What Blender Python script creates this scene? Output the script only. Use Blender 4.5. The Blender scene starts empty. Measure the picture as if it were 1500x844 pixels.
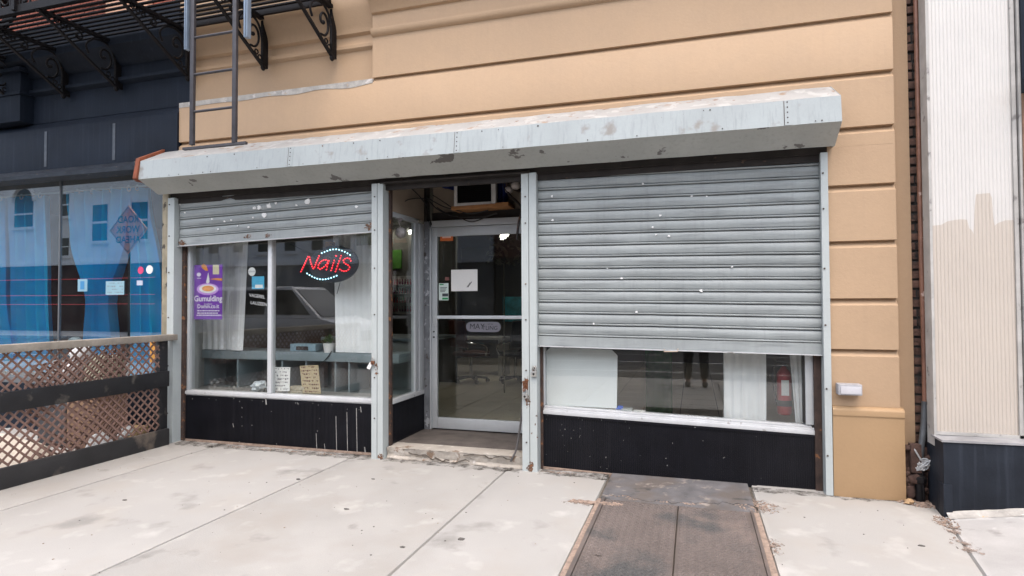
import bpy, bmesh, math, random
from mathutils import Vector, Matrix
random.seed(7)
R = math.radians
scene = bpy.context.scene
COL = scene.collection

# ---------------------------------------------------------------- camera
F, YAW, PIT, ROLL = 876.98, 0.295194, 0.0240316, -0.0045883
_cy, _sy, _cp, _sp = math.cos(YAW), math.sin(YAW), math.cos(PIT), math.sin(PIT)
FW = Vector((-_sy * _cp, _cy * _cp, _sp))
_rt = Vector((_cy, _sy, 0)); _up = _rt.cross(FW)
RT = _rt * math.cos(ROLL) + _up * math.sin(ROLL)
UP = _up * math.cos(ROLL) - _rt * math.sin(ROLL)
CAM = Vector((0, -5.1867, 1.5))
def ray(px, py): return FW + RT * ((px - 750) / F) + UP * ((422 - py) / F)
def at(px, py, Y=0.0):
    v = ray(px, py); return CAM + v * ((Y - CAM.y) / v.y)
def gnd(px, py, Z=0.0):
    v = ray(px, py); return CAM + v * ((Z - CAM.z) / v.z)
def atx(px, py, X):
    v = ray(px, py); return CAM + v * ((X - CAM.x) / v.x)

cd = bpy.data.cameras.new('camera'); cam = bpy.data.objects.new('camera', cd); COL.objects.link(cam)
cd.sensor_fit = 'HORIZONTAL'; cd.sensor_width = 36; cd.lens = F / 1500 * 36
cd.clip_start = 0.05; cd.clip_end = 500
cam.matrix_world = Matrix(((RT.x, UP.x, -FW.x, CAM.x), (RT.y, UP.y, -FW.y, CAM.y), (RT.z, UP.z, -FW.z, CAM.z), (0, 0, 0, 1)))
scene.camera = cam

# ---------------------------------------------------------------- materials
MATS = {}
def M(name, col, rough=.6, metal=0.0, var=.12, vs=3.0, fine=0.06, fs=60.0, streak=0.0, streak_col=None, spots=None,
      rust=None, bump=0.0, bs=120.0, spec=.5, hstreak=0.0, emit=None, estr=0.0, horiz=False):
    """procedural paint / metal / stone: broad and fine tone variation, vertical runs, patches (rust / chipped paint) and fine bump"""
    if name in MATS: return MATS[name]
    m = bpy.data.materials.new(name); m.use_nodes = True; nt = m.node_tree; N = nt.nodes; L = nt.links
    b = N['Principled BSDF']
    b.inputs['Metallic'].default_value = metal; b.inputs['Specular IOR Level'].default_value = spec
    tc = N.new('ShaderNodeTexCoord'); co = tc.outputs['Object']
    def noise(scale, detail=5, vec=None, ro=.6):
        n = N.new('ShaderNodeTexNoise'); n.inputs['Scale'].default_value = scale; n.inputs['Detail'].default_value = detail
        n.inputs['Roughness'].default_value = ro; L.new(vec or co, n.inputs['Vector']); return n.outputs['Fac']
    def mapped(sx, sy, sz, loc=(0, 0, 0)):
        mp = N.new('ShaderNodeMapping'); mp.inputs['Scale'].default_value = (sx, sy, sz); mp.inputs['Location'].default_value = loc
        L.new(co, mp.inputs['Vector']); return mp.outputs['Vector']
    def ramp(v, a, c):
        r = N.new('ShaderNodeMapRange'); r.inputs[1].default_value = a; r.inputs[2].default_value = c; L.new(v, r.inputs[0]); return r.outputs[0]
    def mix(f, A, B):
        x = N.new('ShaderNodeMix'); x.data_type = 'RGBA'
        if isinstance(f, float): x.inputs[0].default_value = f
        else: L.new(f, x.inputs[0])
        for i, c in ((6, A), (7, B)):
            if isinstance(c, tuple): x.inputs[i].default_value = (*c, 1)
            else: L.new(c, x.inputs[i])
        return x.outputs[2]
    lo = tuple(c * (1 - var) for c in col); hi = tuple(min(1, c * (1 + var)) for c in col)
    c = mix(ramp(noise(vs), .3, .7), lo, hi)
    if fine: c = mix(ramp(noise(fs, 3), .25, .75), mix(fine, c, (0, 0, 0)), c)
    if streak:
        sv = mapped(14, 14, .5) if not horiz else mapped(.5, 14, 14)
        f = ramp(noise(2.2, 6, sv), .52, .78)
        mm = N.new('ShaderNodeMath'); mm.operation = 'MULTIPLY'; L.new(f, mm.inputs[0]); mm.inputs[1].default_value = streak
        c = mix(mm.outputs[0], c, streak_col or tuple(x * .45 for x in col))
    if hstreak:
        f = ramp(noise(2.0, 7, mapped(.9, 6, 11, (2, 5, 8))), .50, .74); mm = N.new('ShaderNodeMath'); mm.operation = 'MULTIPLY'; L.new(f, mm.inputs[0]); mm.inputs[1].default_value = hstreak
        c = mix(mm.outputs[0], c, tuple(x * .42 for x in col))
    for k, sp in enumerate(spots or []):            # (colour, scale, threshold, softness)
        f = ramp(noise(sp[1], 4, mapped(1, 1, 1, (3.7 * k + 1, 2.1 * k, 5.3 * k)), .55), sp[2], sp[2] + sp[3])
        c = mix(f, c, sp[0])
    if rust:
        f = ramp(noise(rust[0], 8, mapped(1, 1, .6, (9, 4, 2)), .7), rust[1], rust[1] + .06)
        c = mix(f, c, mix(noise(90, 3), (.10, .035, .012), (.32, .13, .05)))
    L.new(c, b.inputs['Base Color'])
    rr = N.new('ShaderNodeMapRange'); rr.inputs[3].default_value = max(.02, rough - .1); rr.inputs[4].default_value = min(1, rough + .12)
    L.new(noise(vs * 4), rr.inputs[0]); L.new(rr.outputs[0], b.inputs['Roughness'])
    if bump:
        bp = N.new('ShaderNodeBump'); bp.inputs['Strength'].default_value = bump; bp.inputs['Distance'].default_value = .004
        L.new(noise(bs, 6), bp.inputs['Height']); L.new(bp.outputs[0], b.inputs['Normal'])
    if emit:
        b.inputs['Emission Color'].default_value = (*emit, 1); b.inputs['Emission Strength'].default_value = estr
    MATS[name] = m; return m

def glass(name, k=1.0, base=.0, tint=(.97, .985, .98), wav=0.0):
    """window pane: light passes straight through, mirror reflection after Fresnel (both faces of the pane), faint dust"""
    m = bpy.data.materials.new(name); m.use_nodes = True; nt = m.node_tree; N = nt.nodes; L = nt.links
    N.remove(N['Principled BSDF']); out = N['Material Output']
    fr = N.new('ShaderNodeFresnel'); ge = N.new('ShaderNodeNewGeometry'); im = N.new('ShaderNodeMath'); im.operation = 'MULTIPLY_ADD'; im.inputs[1].default_value = 1 / 1.5 - 1.5; im.inputs[2].default_value = 1.5
    L.new(ge.outputs['Backfacing'], im.inputs[0]); L.new(im.outputs[0], fr.inputs['IOR'])   # the Fresnel node inverts the index on back faces
    mu = N.new('ShaderNodeMath'); mu.operation = 'MULTIPLY_ADD'; mu.inputs[1].default_value = k; mu.inputs[2].default_value = base; mu.use_clamp = True
    L.new(fr.outputs[0], mu.inputs[0])
    tr = N.new('ShaderNodeBsdfTransparent'); tr.inputs[0].default_value = (*tint, 1)
    gl = N.new('ShaderNodeBsdfGlossy'); gl.inputs['Roughness'].default_value = 0.0
    mx = N.new('ShaderNodeMixShader'); L.new(mu.outputs[0], mx.inputs[0]); L.new(tr.outputs[0], mx.inputs[1]); L.new(gl.outputs[0], mx.inputs[2])
    df = N.new('ShaderNodeBsdfDiffuse'); df.inputs[0].default_value = (.6, .6, .57, 1)
    tc = N.new('ShaderNodeTexCoord'); nz = N.new('ShaderNodeTexNoise'); nz.inputs['Scale'].default_value = 2.5; nz.inputs['Detail'].default_value = 8
    L.new(tc.outputs['Object'], nz.inputs['Vector'])
    mr = N.new('ShaderNodeMapRange'); mr.inputs[1].default_value = .45; mr.inputs[2].default_value = .8; mr.inputs[3].default_value = .0; mr.inputs[4].default_value = .022
    L.new(nz.outputs[0], mr.inputs[0])
    m2 = N.new('ShaderNodeMixShader'); L.new(mr.outputs[0], m2.inputs[0]); L.new(mx.outputs[0], m2.inputs[1]); L.new(df.outputs[0], m2.inputs[2])
    if wav:
        n2 = N.new('ShaderNodeTexNoise'); n2.inputs['Scale'].default_value = .9; n2.inputs['Detail'].default_value = 1; L.new(tc.outputs['Object'], n2.inputs['Vector'])
        bp = N.new('ShaderNodeBump'); bp.inputs['Strength'].default_value = wav; bp.inputs['Distance'].default_value = .01; L.new(n2.outputs[0], bp.inputs['Height'])
        L.new(bp.outputs[0], gl.inputs['Normal'])
    L.new(m2.outputs[0], out.inputs[0]); MATS[name] = m; return m

def sheer(name, col, tl=.45, thru=.0):
    m = bpy.data.materials.new(name); m.use_nodes = True; nt = m.node_tree; N = nt.nodes; L = nt.links
    N.remove(N['Principled BSDF']); out = N['Material Output']
    d = N.new('ShaderNodeBsdfDiffuse'); t = N.new('ShaderNodeBsdfTranslucent')
    tc = N.new('ShaderNodeTexCoord'); nz = N.new('ShaderNodeTexNoise'); nz.inputs['Scale'].default_value = 4; L.new(tc.outputs['Object'], nz.inputs['Vector'])
    x = N.new('ShaderNodeMix'); x.data_type = 'RGBA'; L.new(nz.outputs[0], x.inputs[0])
    x.inputs[6].default_value = (*[c * .88 for c in col], 1); x.inputs[7].default_value = (*[min(1, c * 1.1) for c in col], 1)
    L.new(x.outputs[2], d.inputs[0]); L.new(x.outputs[2], t.inputs[0])
    mx = N.new('ShaderNodeMixShader'); mx.inputs[0].default_value = tl; L.new(d.outputs[0], mx.inputs[1]); L.new(t.outputs[0], mx.inputs[2]); last = mx
    if thru:
        tr = N.new('ShaderNodeBsdfTransparent'); m2 = N.new('ShaderNodeMixShader'); m2.inputs[0].default_value = thru
        L.new(mx.outputs[0], m2.inputs[1]); L.new(tr.outputs[0], m2.inputs[2]); last = m2
    L.new(last.outputs[0], out.inputs[0]); MATS[name] = m; return m

def E(name, col, s):
    if name in MATS: return MATS[name]
    m = bpy.data.materials.new(name); m.use_nodes = True; b = m.node_tree.nodes['Principled BSDF']
    b.inputs['Base Color'].default_value = (*col, 1); b.inputs['Emission Color'].default_value = (*col, 1); b.inputs['Emission Strength'].default_value = s
    MATS[name] = m; return m

# ---------------------------------------------------------------- mesh builder
class MB:
    def __init__(s): s.v = []; s.f = []; s.mi = []; s.sm = []; s.m = 0; s.smooth = False
    def add(s, vs, fs):
        b = len(s.v); s.v += [tuple(v) for v in vs]
        for f in fs: s.f.append([b + i for i in f]); s.mi.append(s.m); s.sm.append(s.smooth)
        return s
    def box(s, x0, x1, y0, y1, z0, z1):
        return s.hexa([(x0, y0, z0), (x1, y0, z0), (x1, y1, z0), (x0, y1, z0), (x0, y0, z1), (x1, y0, z1), (x1, y1, z1), (x0, y1, z1)])
    def hexa(s, p): return s.add(p, [(0, 3, 2, 1), (4, 5, 6, 7), (0, 1, 5, 4), (1, 2, 6, 5), (2, 3, 7, 6), (3, 0, 4, 7)])
    def slab(s, q, t):                                   # four points + thickness vector
        q = [Vector(p) for p in q]; t = Vector(t); return s.hexa(q + [p + t for p in q])
    def prism(s, poly, axis, a, b):                      # polygon extruded along an axis
        def P(u, v, w): return {'X': (w, u, v), 'Y': (u, w, v), 'Z': (u, v, w)}[axis]
        n = len(poly); vs = [P(u, v, a) for u, v in poly] + [P(u, v, b) for u, v in poly]
        return s.add(vs, [list(range(n))[::-1], list(range(n, 2 * n))] + [(i, (i + 1) % n, n + (i + 1) % n, n + i) for i in range(n)])
    def bar(s, a, b, w, h, up=(0, 0, 1)):                # rectangular bar between two points
        a, b = Vector(a), Vector(b); d = (b - a).normalized(); u = Vector(up)
        if abs(d.dot(u)) > .98: u = Vector((0, 1, 0))
        r = d.cross(u).normalized(); u = r.cross(d)
        r *= w / 2; u *= h / 2
        return s.hexa([a - r - u, a + r - u, b + r - u, b - r - u, a - r + u, a + r + u, b + r + u, b - r + u])
    def tube(s, pts, r, n=8, closed=False):
        pts = [Vector(p) for p in pts]; k = len(pts); rs = r if isinstance(r, (list, tuple)) else [r] * k
        vs = []; prev = None
        for i in range(k):
            if closed: t = pts[(i + 1) % k] - pts[i - 1]
            else: t = pts[min(i + 1, k - 1)] - pts[max(i - 1, 0)]
            t.normalize()
            if prev is None:
                u = t.orthogonal().normalized()
            else:
                u = prev - t * prev.dot(t)
                u = u.normalized() if u.length > 1e-6 else t.orthogonal().normalized()
            prev = u; w = t.cross(u)
            for j in range(n):
                a = 2 * math.pi * j / n; vs.append(pts[i] + (u * math.cos(a) + w * math.sin(a)) * rs[i])
        fs = []
        for i in range(k if closed else k - 1):
            i2 = (i + 1) % k
            for j in range(n): fs.append((i * n + j, i * n + (j + 1) % n, i2 * n + (j + 1) % n, i2 * n + j))
        if not closed: fs += [list(range(n))[::-1], [(k - 1) * n + j for j in range(n)]]
        o = s.smooth; s.smooth = True; s.add(vs, fs); s.smooth = o; return s
    def ball(s, c, r, nu=10, nv=7, jit=0.0):
        r = r if isinstance(r, (tuple, list)) else (r, r, r); vs = [(c[0], c[1], c[2] - r[2])]
        for i in range(1, nv):
            p = math.pi * i / nv - math.pi / 2
            for j in range(nu):
                a = 2 * math.pi * j / nu; q = 1 + random.uniform(-jit, jit)
                vs.append((c[0] + r[0] * math.cos(p) * math.cos(a) * q, c[1] + r[1] * math.cos(p) * math.sin(a) * q, c[2] + r[2] * math.sin(p) * q))
        vs.append((c[0], c[1], c[2] + r[2])); fs = []
        for j in range(nu):
            fs.append((0, 1 + (j + 1) % nu, 1 + j)); t = 1 + (nv - 2) * nu; fs.append((t + j, t + (j + 1) % nu, len(vs) - 1))
            for i in range(nv - 2): a = 1 + i * nu; fs.append((a + j, a + (j + 1) % nu, a + nu + (j + 1) % nu, a + nu + j))
        o = s.smooth; s.smooth = jit < .05; s.add(vs, fs); s.smooth = o; return s
    def disc(s, c, r, ax='Y', t=.02, n=20):              # short cylinder, c is its centre
        i = 'XYZ'.index(ax); o = [k for k in range(3) if k != i]
        poly = [(c[o[0]] + r * math.cos(2 * math.pi * k / n), c[o[1]] + r * math.sin(2 * math.pi * k / n)) for k in range(n)]
        return s.prism(poly, ax, c[i] - t / 2, c[i] + t / 2)
    def grid(s, fn, nu, nv, smooth=True):
        vs = [fn(i / nu, j / nv) for j in range(nv + 1) for i in range(nu + 1)]
        o = s.smooth; s.smooth = smooth
        s.add(vs, [(j * (nu + 1) + i, j * (nu + 1) + i + 1, (j + 1) * (nu + 1) + i + 1, (j + 1) * (nu + 1) + i) for j in range(nv) for i in range(nu)])
        s.smooth = o; return s
    def text(s, st, size, o, u=(1, 0, 0), w=(0, 0, 1), shear=0, bold=0, align='CENTER', ex=.001):
        cu = bpy.data.curves.new('t', 'FONT'); cu.body = st; cu.size = size; cu.shear = shear; cu.align_x = align; cu.align_y = 'CENTER'
        cu.offset = bold; cu.resolution_u = 3
        ob = bpy.data.objects.new('t', cu); COL.objects.link(ob); bpy.context.view_layer.update()
        me = bpy.data.meshes.new_from_object(ob.evaluated_get(bpy.context.evaluated_depsgraph_get()))
        bpy.data.objects.remove(ob); bpy.data.curves.remove(cu)
        o = Vector(o); u = Vector(u).normalized(); w = Vector(w).normalized()
        s.add([o + u * v.co.x + w * v.co.y for v in me.vertices], [list(p.vertices) for p in me.polygons]); bpy.data.meshes.remove(me); return s
    def mesh(s, name, mats, org, bevel=0, seg=2):
        me = bpy.data.meshes.new(name)
        me.from_pydata([(v[0] - org.x, v[1] - org.y, v[2] - org.z) for v in s.v], [], s.f)
        for m in (mats if isinstance(mats, (list, tuple)) else [mats]): me.materials.append(m)
        for p, i, sm in zip(me.polygons, s.mi, s.sm): p.material_index = i; p.use_smooth = sm
        bm = bmesh.new(); bm.from_mesh(me); bmesh.ops.recalc_face_normals(bm, faces=bm.faces)
        if bevel:
            es = [e for e in bm.edges if len(e.link_faces) == 2 and e.calc_face_angle(0) > R(35)]
            bmesh.ops.bevel(bm, geom=es, offset=bevel, offset_type='OFFSET', segments=seg, profile=.6, affect='EDGES', clamp_overlap=True)
        bm.to_mesh(me); bm.free(); me.set_sharp_from_angle(angle=R(40)); return me

ORG = {}
def thing(name, label, cat, loc=(0, 0, 0), group=None):
    o = bpy.data.objects.new(name, None); COL.objects.link(o); o.location = loc; o.empty_display_size = .1
    o['label'] = label; o['category'] = cat
    if group: o['group'] = group
    ORG[o] = Vector(loc); return o
def part(name, mb, mats, parent, bevel=0, label=None, seg=2):
    org = ORG[parent]; o = bpy.data.objects.new(name, mb.mesh(name, mats, org, bevel, seg)); COL.objects.link(o); o.parent = parent; ORG[o] = org
    if label: o['label'] = label
    return o
def solo(name, mb, mats, label, cat, loc=(0, 0, 0), group=None, bevel=0, seg=2):
    loc = Vector(loc); o = bpy.data.objects.new(name, mb.mesh(name, mats, loc, bevel, seg)); COL.objects.link(o); o.location = loc
    o['label'] = label; o['category'] = cat; ORG[o] = loc
    if group: o['group'] = group
    return o
def struct(name, mb, mats, kind='structure', bevel=0):
    o = bpy.data.objects.new(name, mb.mesh(name, mats, Vector((0, 0, 0)), bevel)); COL.objects.link(o); o['kind'] = kind; ORG[o] = Vector((0, 0, 0)); return o
def tree_copy(o, parent=None):
    c = o.copy(); COL.objects.link(c); c.parent = parent; ORG[c] = ORG.get(o, Vector())
    for ch in list(o.children): tree_copy(ch, c)
    return c
def lerp(a, b, t): return a + (b - a) * t
def bez(p, n=16):                                        # smooth curve through points (Catmull-Rom)
    p = [Vector(q) for q in p]; p = [p[0] * 2 - p[1]] + p + [p[-1] * 2 - p[-2]]; out = []
    for i in range(1, len(p) - 2):
        for k in range(n):
            t = k / n; a, b, c, d = p[i - 1:i + 3]
            out.append(.5 * ((2 * b) + (c - a) * t + (2 * a - 5 * b + 4 * c - d) * t * t + (3 * b - a - 3 * c + d) * t ** 3))
    return out + [p[-2]]
# ================================================================ materials in use
tan = M('tan_paint', (.425, .293, .183), .62, var=.07, vs=1.1, fine=.05, fs=35, streak=.22, streak_col=(.35, .243, .155), spots=[((.40, .27, .16), 26, .80, .03)], bump=.4, bs=55)
tan_base = M('tan_base_paint', (.40, .262, .142), .62, var=.06, vs=2, fine=.04, streak=.14, streak_col=(.35, .225, .12), spots=[((.36, .22, .11), 30, .80, .03)], bump=.3, bs=38)
cement = M('bare_cement', (.42, .40, .37), .85, var=.25, vs=9, fine=.15, spots=[((.55, .52, .50), 14, .60, .05), ((.5, .36, .22), 11, .68, .04)], bump=.6, bs=60)
black_paint = M('black_facade_paint', (.010, .0145, .024), .55, spec=.13, var=.3, vs=2.2, fine=.1, streak=.4, streak_col=(.028, .036, .052), spots=[((.10, .11, .12), 40, .78, .02)], bump=.25, bs=45)
navy = M('navy_base_paint', (.015, .019, .027), .5, spec=.2, var=.3, vs=3, fine=.1, streak=.35, streak_col=(.05, .06, .08), spots=[((.10, .10, .11), 6, .72, .1)], bump=.3, bs=50)
galv = M('grey_shutter_paint', (.295, .322, .325), .45, hstreak=.75, var=.12, vs=2.2, fine=.06, streak=.45, streak_col=(.20, .215, .215), spots=[((.62, .63, .63), 48, .80, .01), ((.16, .15, .14), 30, .77, .02)], bump=.1, bs=60)
post_paint = M('grey_post_paint', (.43, .47, .47), .45, var=.06, vs=3, fine=.06, streak=.25, streak_col=(.34, .345, .32), spots=[((.15, .14, .13), 22, .74, .03)], rust=(5.0, .73), bump=.12)
hood_front = M('hood_paint', (.315, .352, .36), .42, var=.08, vs=2, fine=.05, streak=.75, streak_col=(.21, .235, .235), spots=[((.17, .14, .11), 28, .745, .02), ((.22, .21, .195), 5, .62, .1)], bump=.08)
hood_top = M('hood_top_flaking', (.335, .335, .33), .6, var=.1, vs=4, fine=.08, spots=[((.27, .20, .15), 6, .59, .08), ((.40, .40, .39), 8, .56, .05), ((.20, .12, .08), 10, .655, .03)], bump=.5, bs=40)
hood_under = M('hood_underside_peeling', (.38, .395, .375), .55, var=.1, vs=2.5, fine=.06, streak=.7, streak_col=(.28, .285, .265), spots=[((.13, .125, .12), 5.5, .645, .02), ((.55, .56, .55), 33, .78, .02), ((.20, .12, .07), 9, .75, .03)], bump=.15)
rusty = M('rusty_steel', (.17, .065, .028), .85, var=.45, vs=14, fine=.3, spots=[((.05, .03, .022), 9, .58, .08), ((.38, .16, .06), 20, .66, .05)], bump=.7, bs=70)
def patchy(m, sc, lo, hi, mx=1.0):
    n = m.node_tree.nodes; l = m.node_tree.links; z = n.new('ShaderNodeTexNoise'); z.inputs['Scale'].default_value = sc; z.inputs['Detail'].default_value = 9; z.inputs['Roughness'].default_value = .72
    c = n.new('ShaderNodeTexCoord'); l.new(c.outputs['Object'], z.inputs['Vector']); r = n.new('ShaderNodeMapRange'); r.inputs[1].default_value = lo; r.inputs[2].default_value = hi; r.inputs[4].default_value = mx
    l.new(z.outputs['Fac'], r.inputs[0]); l.new(r.outputs[0], n['Principled BSDF'].inputs['Alpha']); return m
rust_bloom = patchy(M('rust_bloom', (.20, .095, .05), .85, var=.5, vs=22, fine=.3, bump=.5), 34, .44, .56, .9)
rust_orange = M('rust_red_primer', (.24, .065, .028), .75, var=.3, vs=10, fine=.2, spots=[((.10, .05, .03), 12, .62, .06)], bump=.5)
dark_rust = M('dark_rusty_edge', (.055, .033, .026), .8, var=.5, vs=12, fine=.3, spots=[((.20, .085, .035), 16, .60, .06)], bump=.5)
alu = M('aluminium_frame', (.50, .53, .55), .38, metal=.25, var=.05, vs=5, fine=.05, streak=.2, streak_col=(.36, .37, .37), spots=[((.2, .19, .18), 40, .79, .02)])
alu_dirty = M('sill_aluminium', (.56, .575, .59), .45, metal=.15, var=.08, vs=6, fine=.08, spots=[((.30, .29, .28), 14, .66, .06)], bump=.15)
kick = M('black_panel', (.0065, .0068, .010), .45, spec=.22, var=.25, vs=5, fine=.1, streak=.3, streak_col=(.02, .02, .024), spots=[((.50, .49, .47), 42, .80, .006)], bump=.1)
scratch = M('scratched_bare_line', (.30, .30, .29), .6, var=.3, vs=30)
white_flake = M('white_paint_splash', (.80, .80, .79), .6, var=.04)
iron = M('black_iron', (.007, .006, .007), .55, spec=.2, var=.4, vs=14, fine=.2, spots=[((.05, .028, .02), 18, .68, .06)], bump=.4)
ladder_m = M('ladder_dark_steel', (.055, .052, .058), .45, metal=.3, var=.25, vs=10, spots=[((.11, .06, .04), 20, .72, .05)], bump=.2)
channel_m = M('bluish_galvanised', (.23, .29, .37), .4, metal=.3, var=.12, vs=8)
brick_red = M('red_brick', (.26, .072, .045), .85, var=.35, vs=9, fine=.2, bump=.6)
brick_dark = M('sooty_brick', (.125, .068, .05), .85, var=.5, vs=11, fine=.3, spots=[((.30, .27, .25), 13, .69, .04), ((.02, .016, .015), 8, .6, .1)], bump=.9, bs=50)
mortar = M('mortar', (.045, .038, .034), .95, var=.4, vs=20, bump=.5)
mortar_w = M('pale_mortar', (.45, .42, .39), .95, var=.2, vs=20)
peach = M('peach_paint', (.62, .36, .24), .7, var=.08)
copper = M('brown_painted_pipe', (.23, .115, .078), .42, metal=.25, var=.3, vs=6, spots=[((.55, .42, .36), 8, .66, .05), ((.10, .045, .03), 7, .64, .1)], bump=.2)
grey_pipe = M('grey_conduit', (.10, .11, .12), .5, metal=.3, var=.3, vs=9, bump=.3)
cream_metal = M('cream_ribbed_metal', (.50, .45, .395), .5, var=.03, vs=1.6, fine=.03, streak=.05, streak_col=(.60, .55, .50), spots=[((.3, .29, .28), 30, .80, .01)])
white_wash = M('whitewashed_ribbed_metal', (.585, .57, .545), .5, var=.03, vs=2, fine=.03, streak=.05, streak_col=(.70, .68, .68))
concrete = M('sidewalk_concrete', (.375, .363, .345), .85, var=.07, vs=.9, fine=.13, fs=170, spots=[((.345, .325, .298), 1.7, .50, .2), ((.25, .24, .225), 2.4, .60, .13), ((.20, .19, .175), 15, .735, .03), ((.35, .33, .31), 55, .66, .05), ((.45, .435, .415), 3.4, .58, .2), ((.10, .095, .09), 11, .80, .01)], bump=.5, bs=150)
concrete_grey = M('sidewalk_grey_concrete', (.43, .42, .41), .85, var=.15, vs=2.4, fine=.13, fs=170, spots=[((.28, .27, .26), 4, .62, .1), ((.55, .54, .53), 5, .60, .1)], bump=.5, bs=140)
joint_m = M('joint_dirt', (.11, .095, .08), .95, var=.3, vs=12)
step_m = M('worn_step_concrete', (.40, .365, .32), .85, var=.16, vs=5, fine=.15, spots=[((.20, .14, .10), 6.5, .61, .05), ((.10, .09, .085), 8.5, .66, .03), ((.52, .49, .45), 10, .62, .06)], bump=.9, bs=45)
mat_m = M('dark_threshold_concrete', (.115, .098, .088), .85, var=.3, vs=6, fine=.35, fs=110, spots=[((.24, .22, .2), 50, .70, .05)], bump=.6)
plate_m = M('worn_tread_plate', (.145, .118, .106), .55, metal=.1, var=.25, vs=1.6, fine=.15, spots=[((.075, .072, .070), 1.9, .50, .14), ((.19, .148, .128), 2.7, .60, .14), ((.36, .32, .29), 40, .74, .03)], bump=.3)
patch_m = M('tar_patch', (.15, .145, .15), .7, var=.3, vs=7, fine=.25, fs=120, spots=[((.125, .108, .098), 2.2, .5, .12), ((.30, .26, .23), 8, .60, .1), ((.045, .044, .044), 5, .60, .1)], bump=.8)
dirt_m = M('brown_dirt', (.33, .245, .195), .95, var=.3, vs=20, fine=.3, bump=.8)
asphalt = M('asphalt', (.055, .055, .057), .8, var=.2, vs=2, fine=.3, fs=200, bump=.5)
road_white = M('road_paint', (.62, .61, .58), .7, var=.12)
rubble_m = M('dark_rubble', (.075, .042, .033), .95, var=.5, vs=14, fine=.3, bump=1)
wood_old = M('weathered_rail_wood', (.31, .275, .23), .75, var=.22, vs=5, fine=.15, streak=.4, streak_col=(.22, .17, .12), horiz=False, bump=.4)
fence_black = M('black_fence_paint', (.012, .012, .014), .6, var=.3, vs=6, fine=.15, spots=[((.085, .075, .065), 7, .60, .1)], bump=.35)
fence_base = M('dusty_fence_board', (.026, .025, .026), .7, var=.35, vs=3, fine=.2, spots=[((.13, .105, .085), 4, .55, .12)], bump=.4)
lath = M('brown_lath', (.235, .140, .110), .7, var=.22, vs=7, fine=.15, spots=[((.33, .22, .17), 13, .66, .06)], bump=.3)
white_paper = M('white_paper', (.80, .80, .78), .7, var=.02)
white_pl = M('white_plastic', (.78, .78, .76), .4, var=.03)
blind_m = sheer('white_blind_cloth', (.92, .93, .92), .04)
blue_cloth = sheer('blue_curtain_cloth', (.004, .52, .95), .10, .01)
grey_counter = M('grey_blue_laminate', (.22, .27, .29), .45, var=.08, vs=4, fine=.04, spots=[((.4, .42, .42), 30, .78, .02)])
counter_in = M('dark_counter_inside', (.13, .16, .165), .6, var=.15, vs=6)
display_wall = M('stained_grey_wall', (.42, .42, .40), .8, var=.15, vs=5, streak=.6, streak_col=(.16, .14, .12))
tile_m = M('beige_floor_tile', (.66, .57, .45), .30, var=.06, vs=4)
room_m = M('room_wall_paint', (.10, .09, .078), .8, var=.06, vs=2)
room_dark = M('dark_room_wall', (.045, .042, .038), .8, var=.1, vs=2)
soffit_m = M('soffit_tan_board', (.29, .235, .18), .8, var=.12, vs=4, spots=[((.10, .075, .055), 8, .68, .05)])
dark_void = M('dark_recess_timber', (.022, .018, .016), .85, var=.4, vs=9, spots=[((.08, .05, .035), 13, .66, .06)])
wire_m = M('black_wire', (.015, .014, .014), .5)
steel = M('bright_steel', (.52, .52, .50), .32, metal=.8, var=.15, vs=30)
glass_shop = glass('shop_glass', 1.7, .008, wav=.06)
glass_blue = glass('neighbour_glass', 3.0, .055, (.90, .96, .97), wav=.06)
glass_door = glass('door_glass', .8, 0, (.86, .88, .86))
black_plastic = M('black_plastic', (.012, .012, .013), .4)
chrome = M('chair_chrome', (.6, .6, .6), .2, metal=1.0)

# ================================================================ ground
g = MB(); g.box(-120, 120, -90, 60, -.5, -.20); struct('ground', g, M('ground_soil', (.16, .14, .12), .95))
KERB = -6.6
def slab_strip(mb, fl, fr, y0, y1, zf=lambda x: 0.0):
    """one flag of the pavement between two edge lines, with a grooved and trowelled margin"""
    prof = [(0, -.03), (.005, -.018), (.010, -.005), (.044, -.0045), (.052, 0)]
    ys = [y1 - (y1 - y0) * k / 6 for k in range(7)]
    rows = []
    for y in ys:
        a, b = fl(y), fr(y); xs = [(a + d, z) for d, z in prof] + [(lerp(a + .052, b - .052, t / 6), 0) for t in range(1, 6)] + [(b - d, z) for d, z in prof[::-1]]
        rows.append([(x, y, z + zf(x)) for x, z in xs])
    n = len(rows[0]); mb.add([p for r in rows for p in r], [(j * n + i, j * n + i + 1, (j + 1) * n + i + 1, (j + 1) * n + i) for j in range(len(rows) - 1) for i in range(n - 1)])
C_ = lambda c: (lambda y: c)
sw = MB(); sw.smooth = False
bed = [-60, 60]
sw.m = 1; sw.box(-60, 1.2, KERB + .16, 1.2, -.19, -.022); sw.box(1.2, 60, KERB + .16, .6, -.19, -.06); sw.m = 0
seam = lambda y: 1.695 + .150 * min(y, -.02)
edges = [C_(-4.86 - 1.6 * k) for k in range(8, -1, -1)] + [C_(-3.21), C_(-1.63)]
for y0, y1 in ((-3.3, .13), (KERB + .17, -3.3)):
    for k_, (a, b) in enumerate(zip(edges[:-1], edges[1:])):
        sw.m = 3 if k_ % 2 else 0; slab_strip(sw, a, b, y0, y1)
    sw.m = 0
    slab_strip(sw, C_(-1.63), C_(-.725 if y1 > 0 else .4), y0, y1)
    slab_strip(sw, C_(.425 if y1 > 0 else .4), seam, y0, y1)
sw.m = 2
ris = lambda x: max(0, min(.16, .15 * (x - 1.66)))
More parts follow.
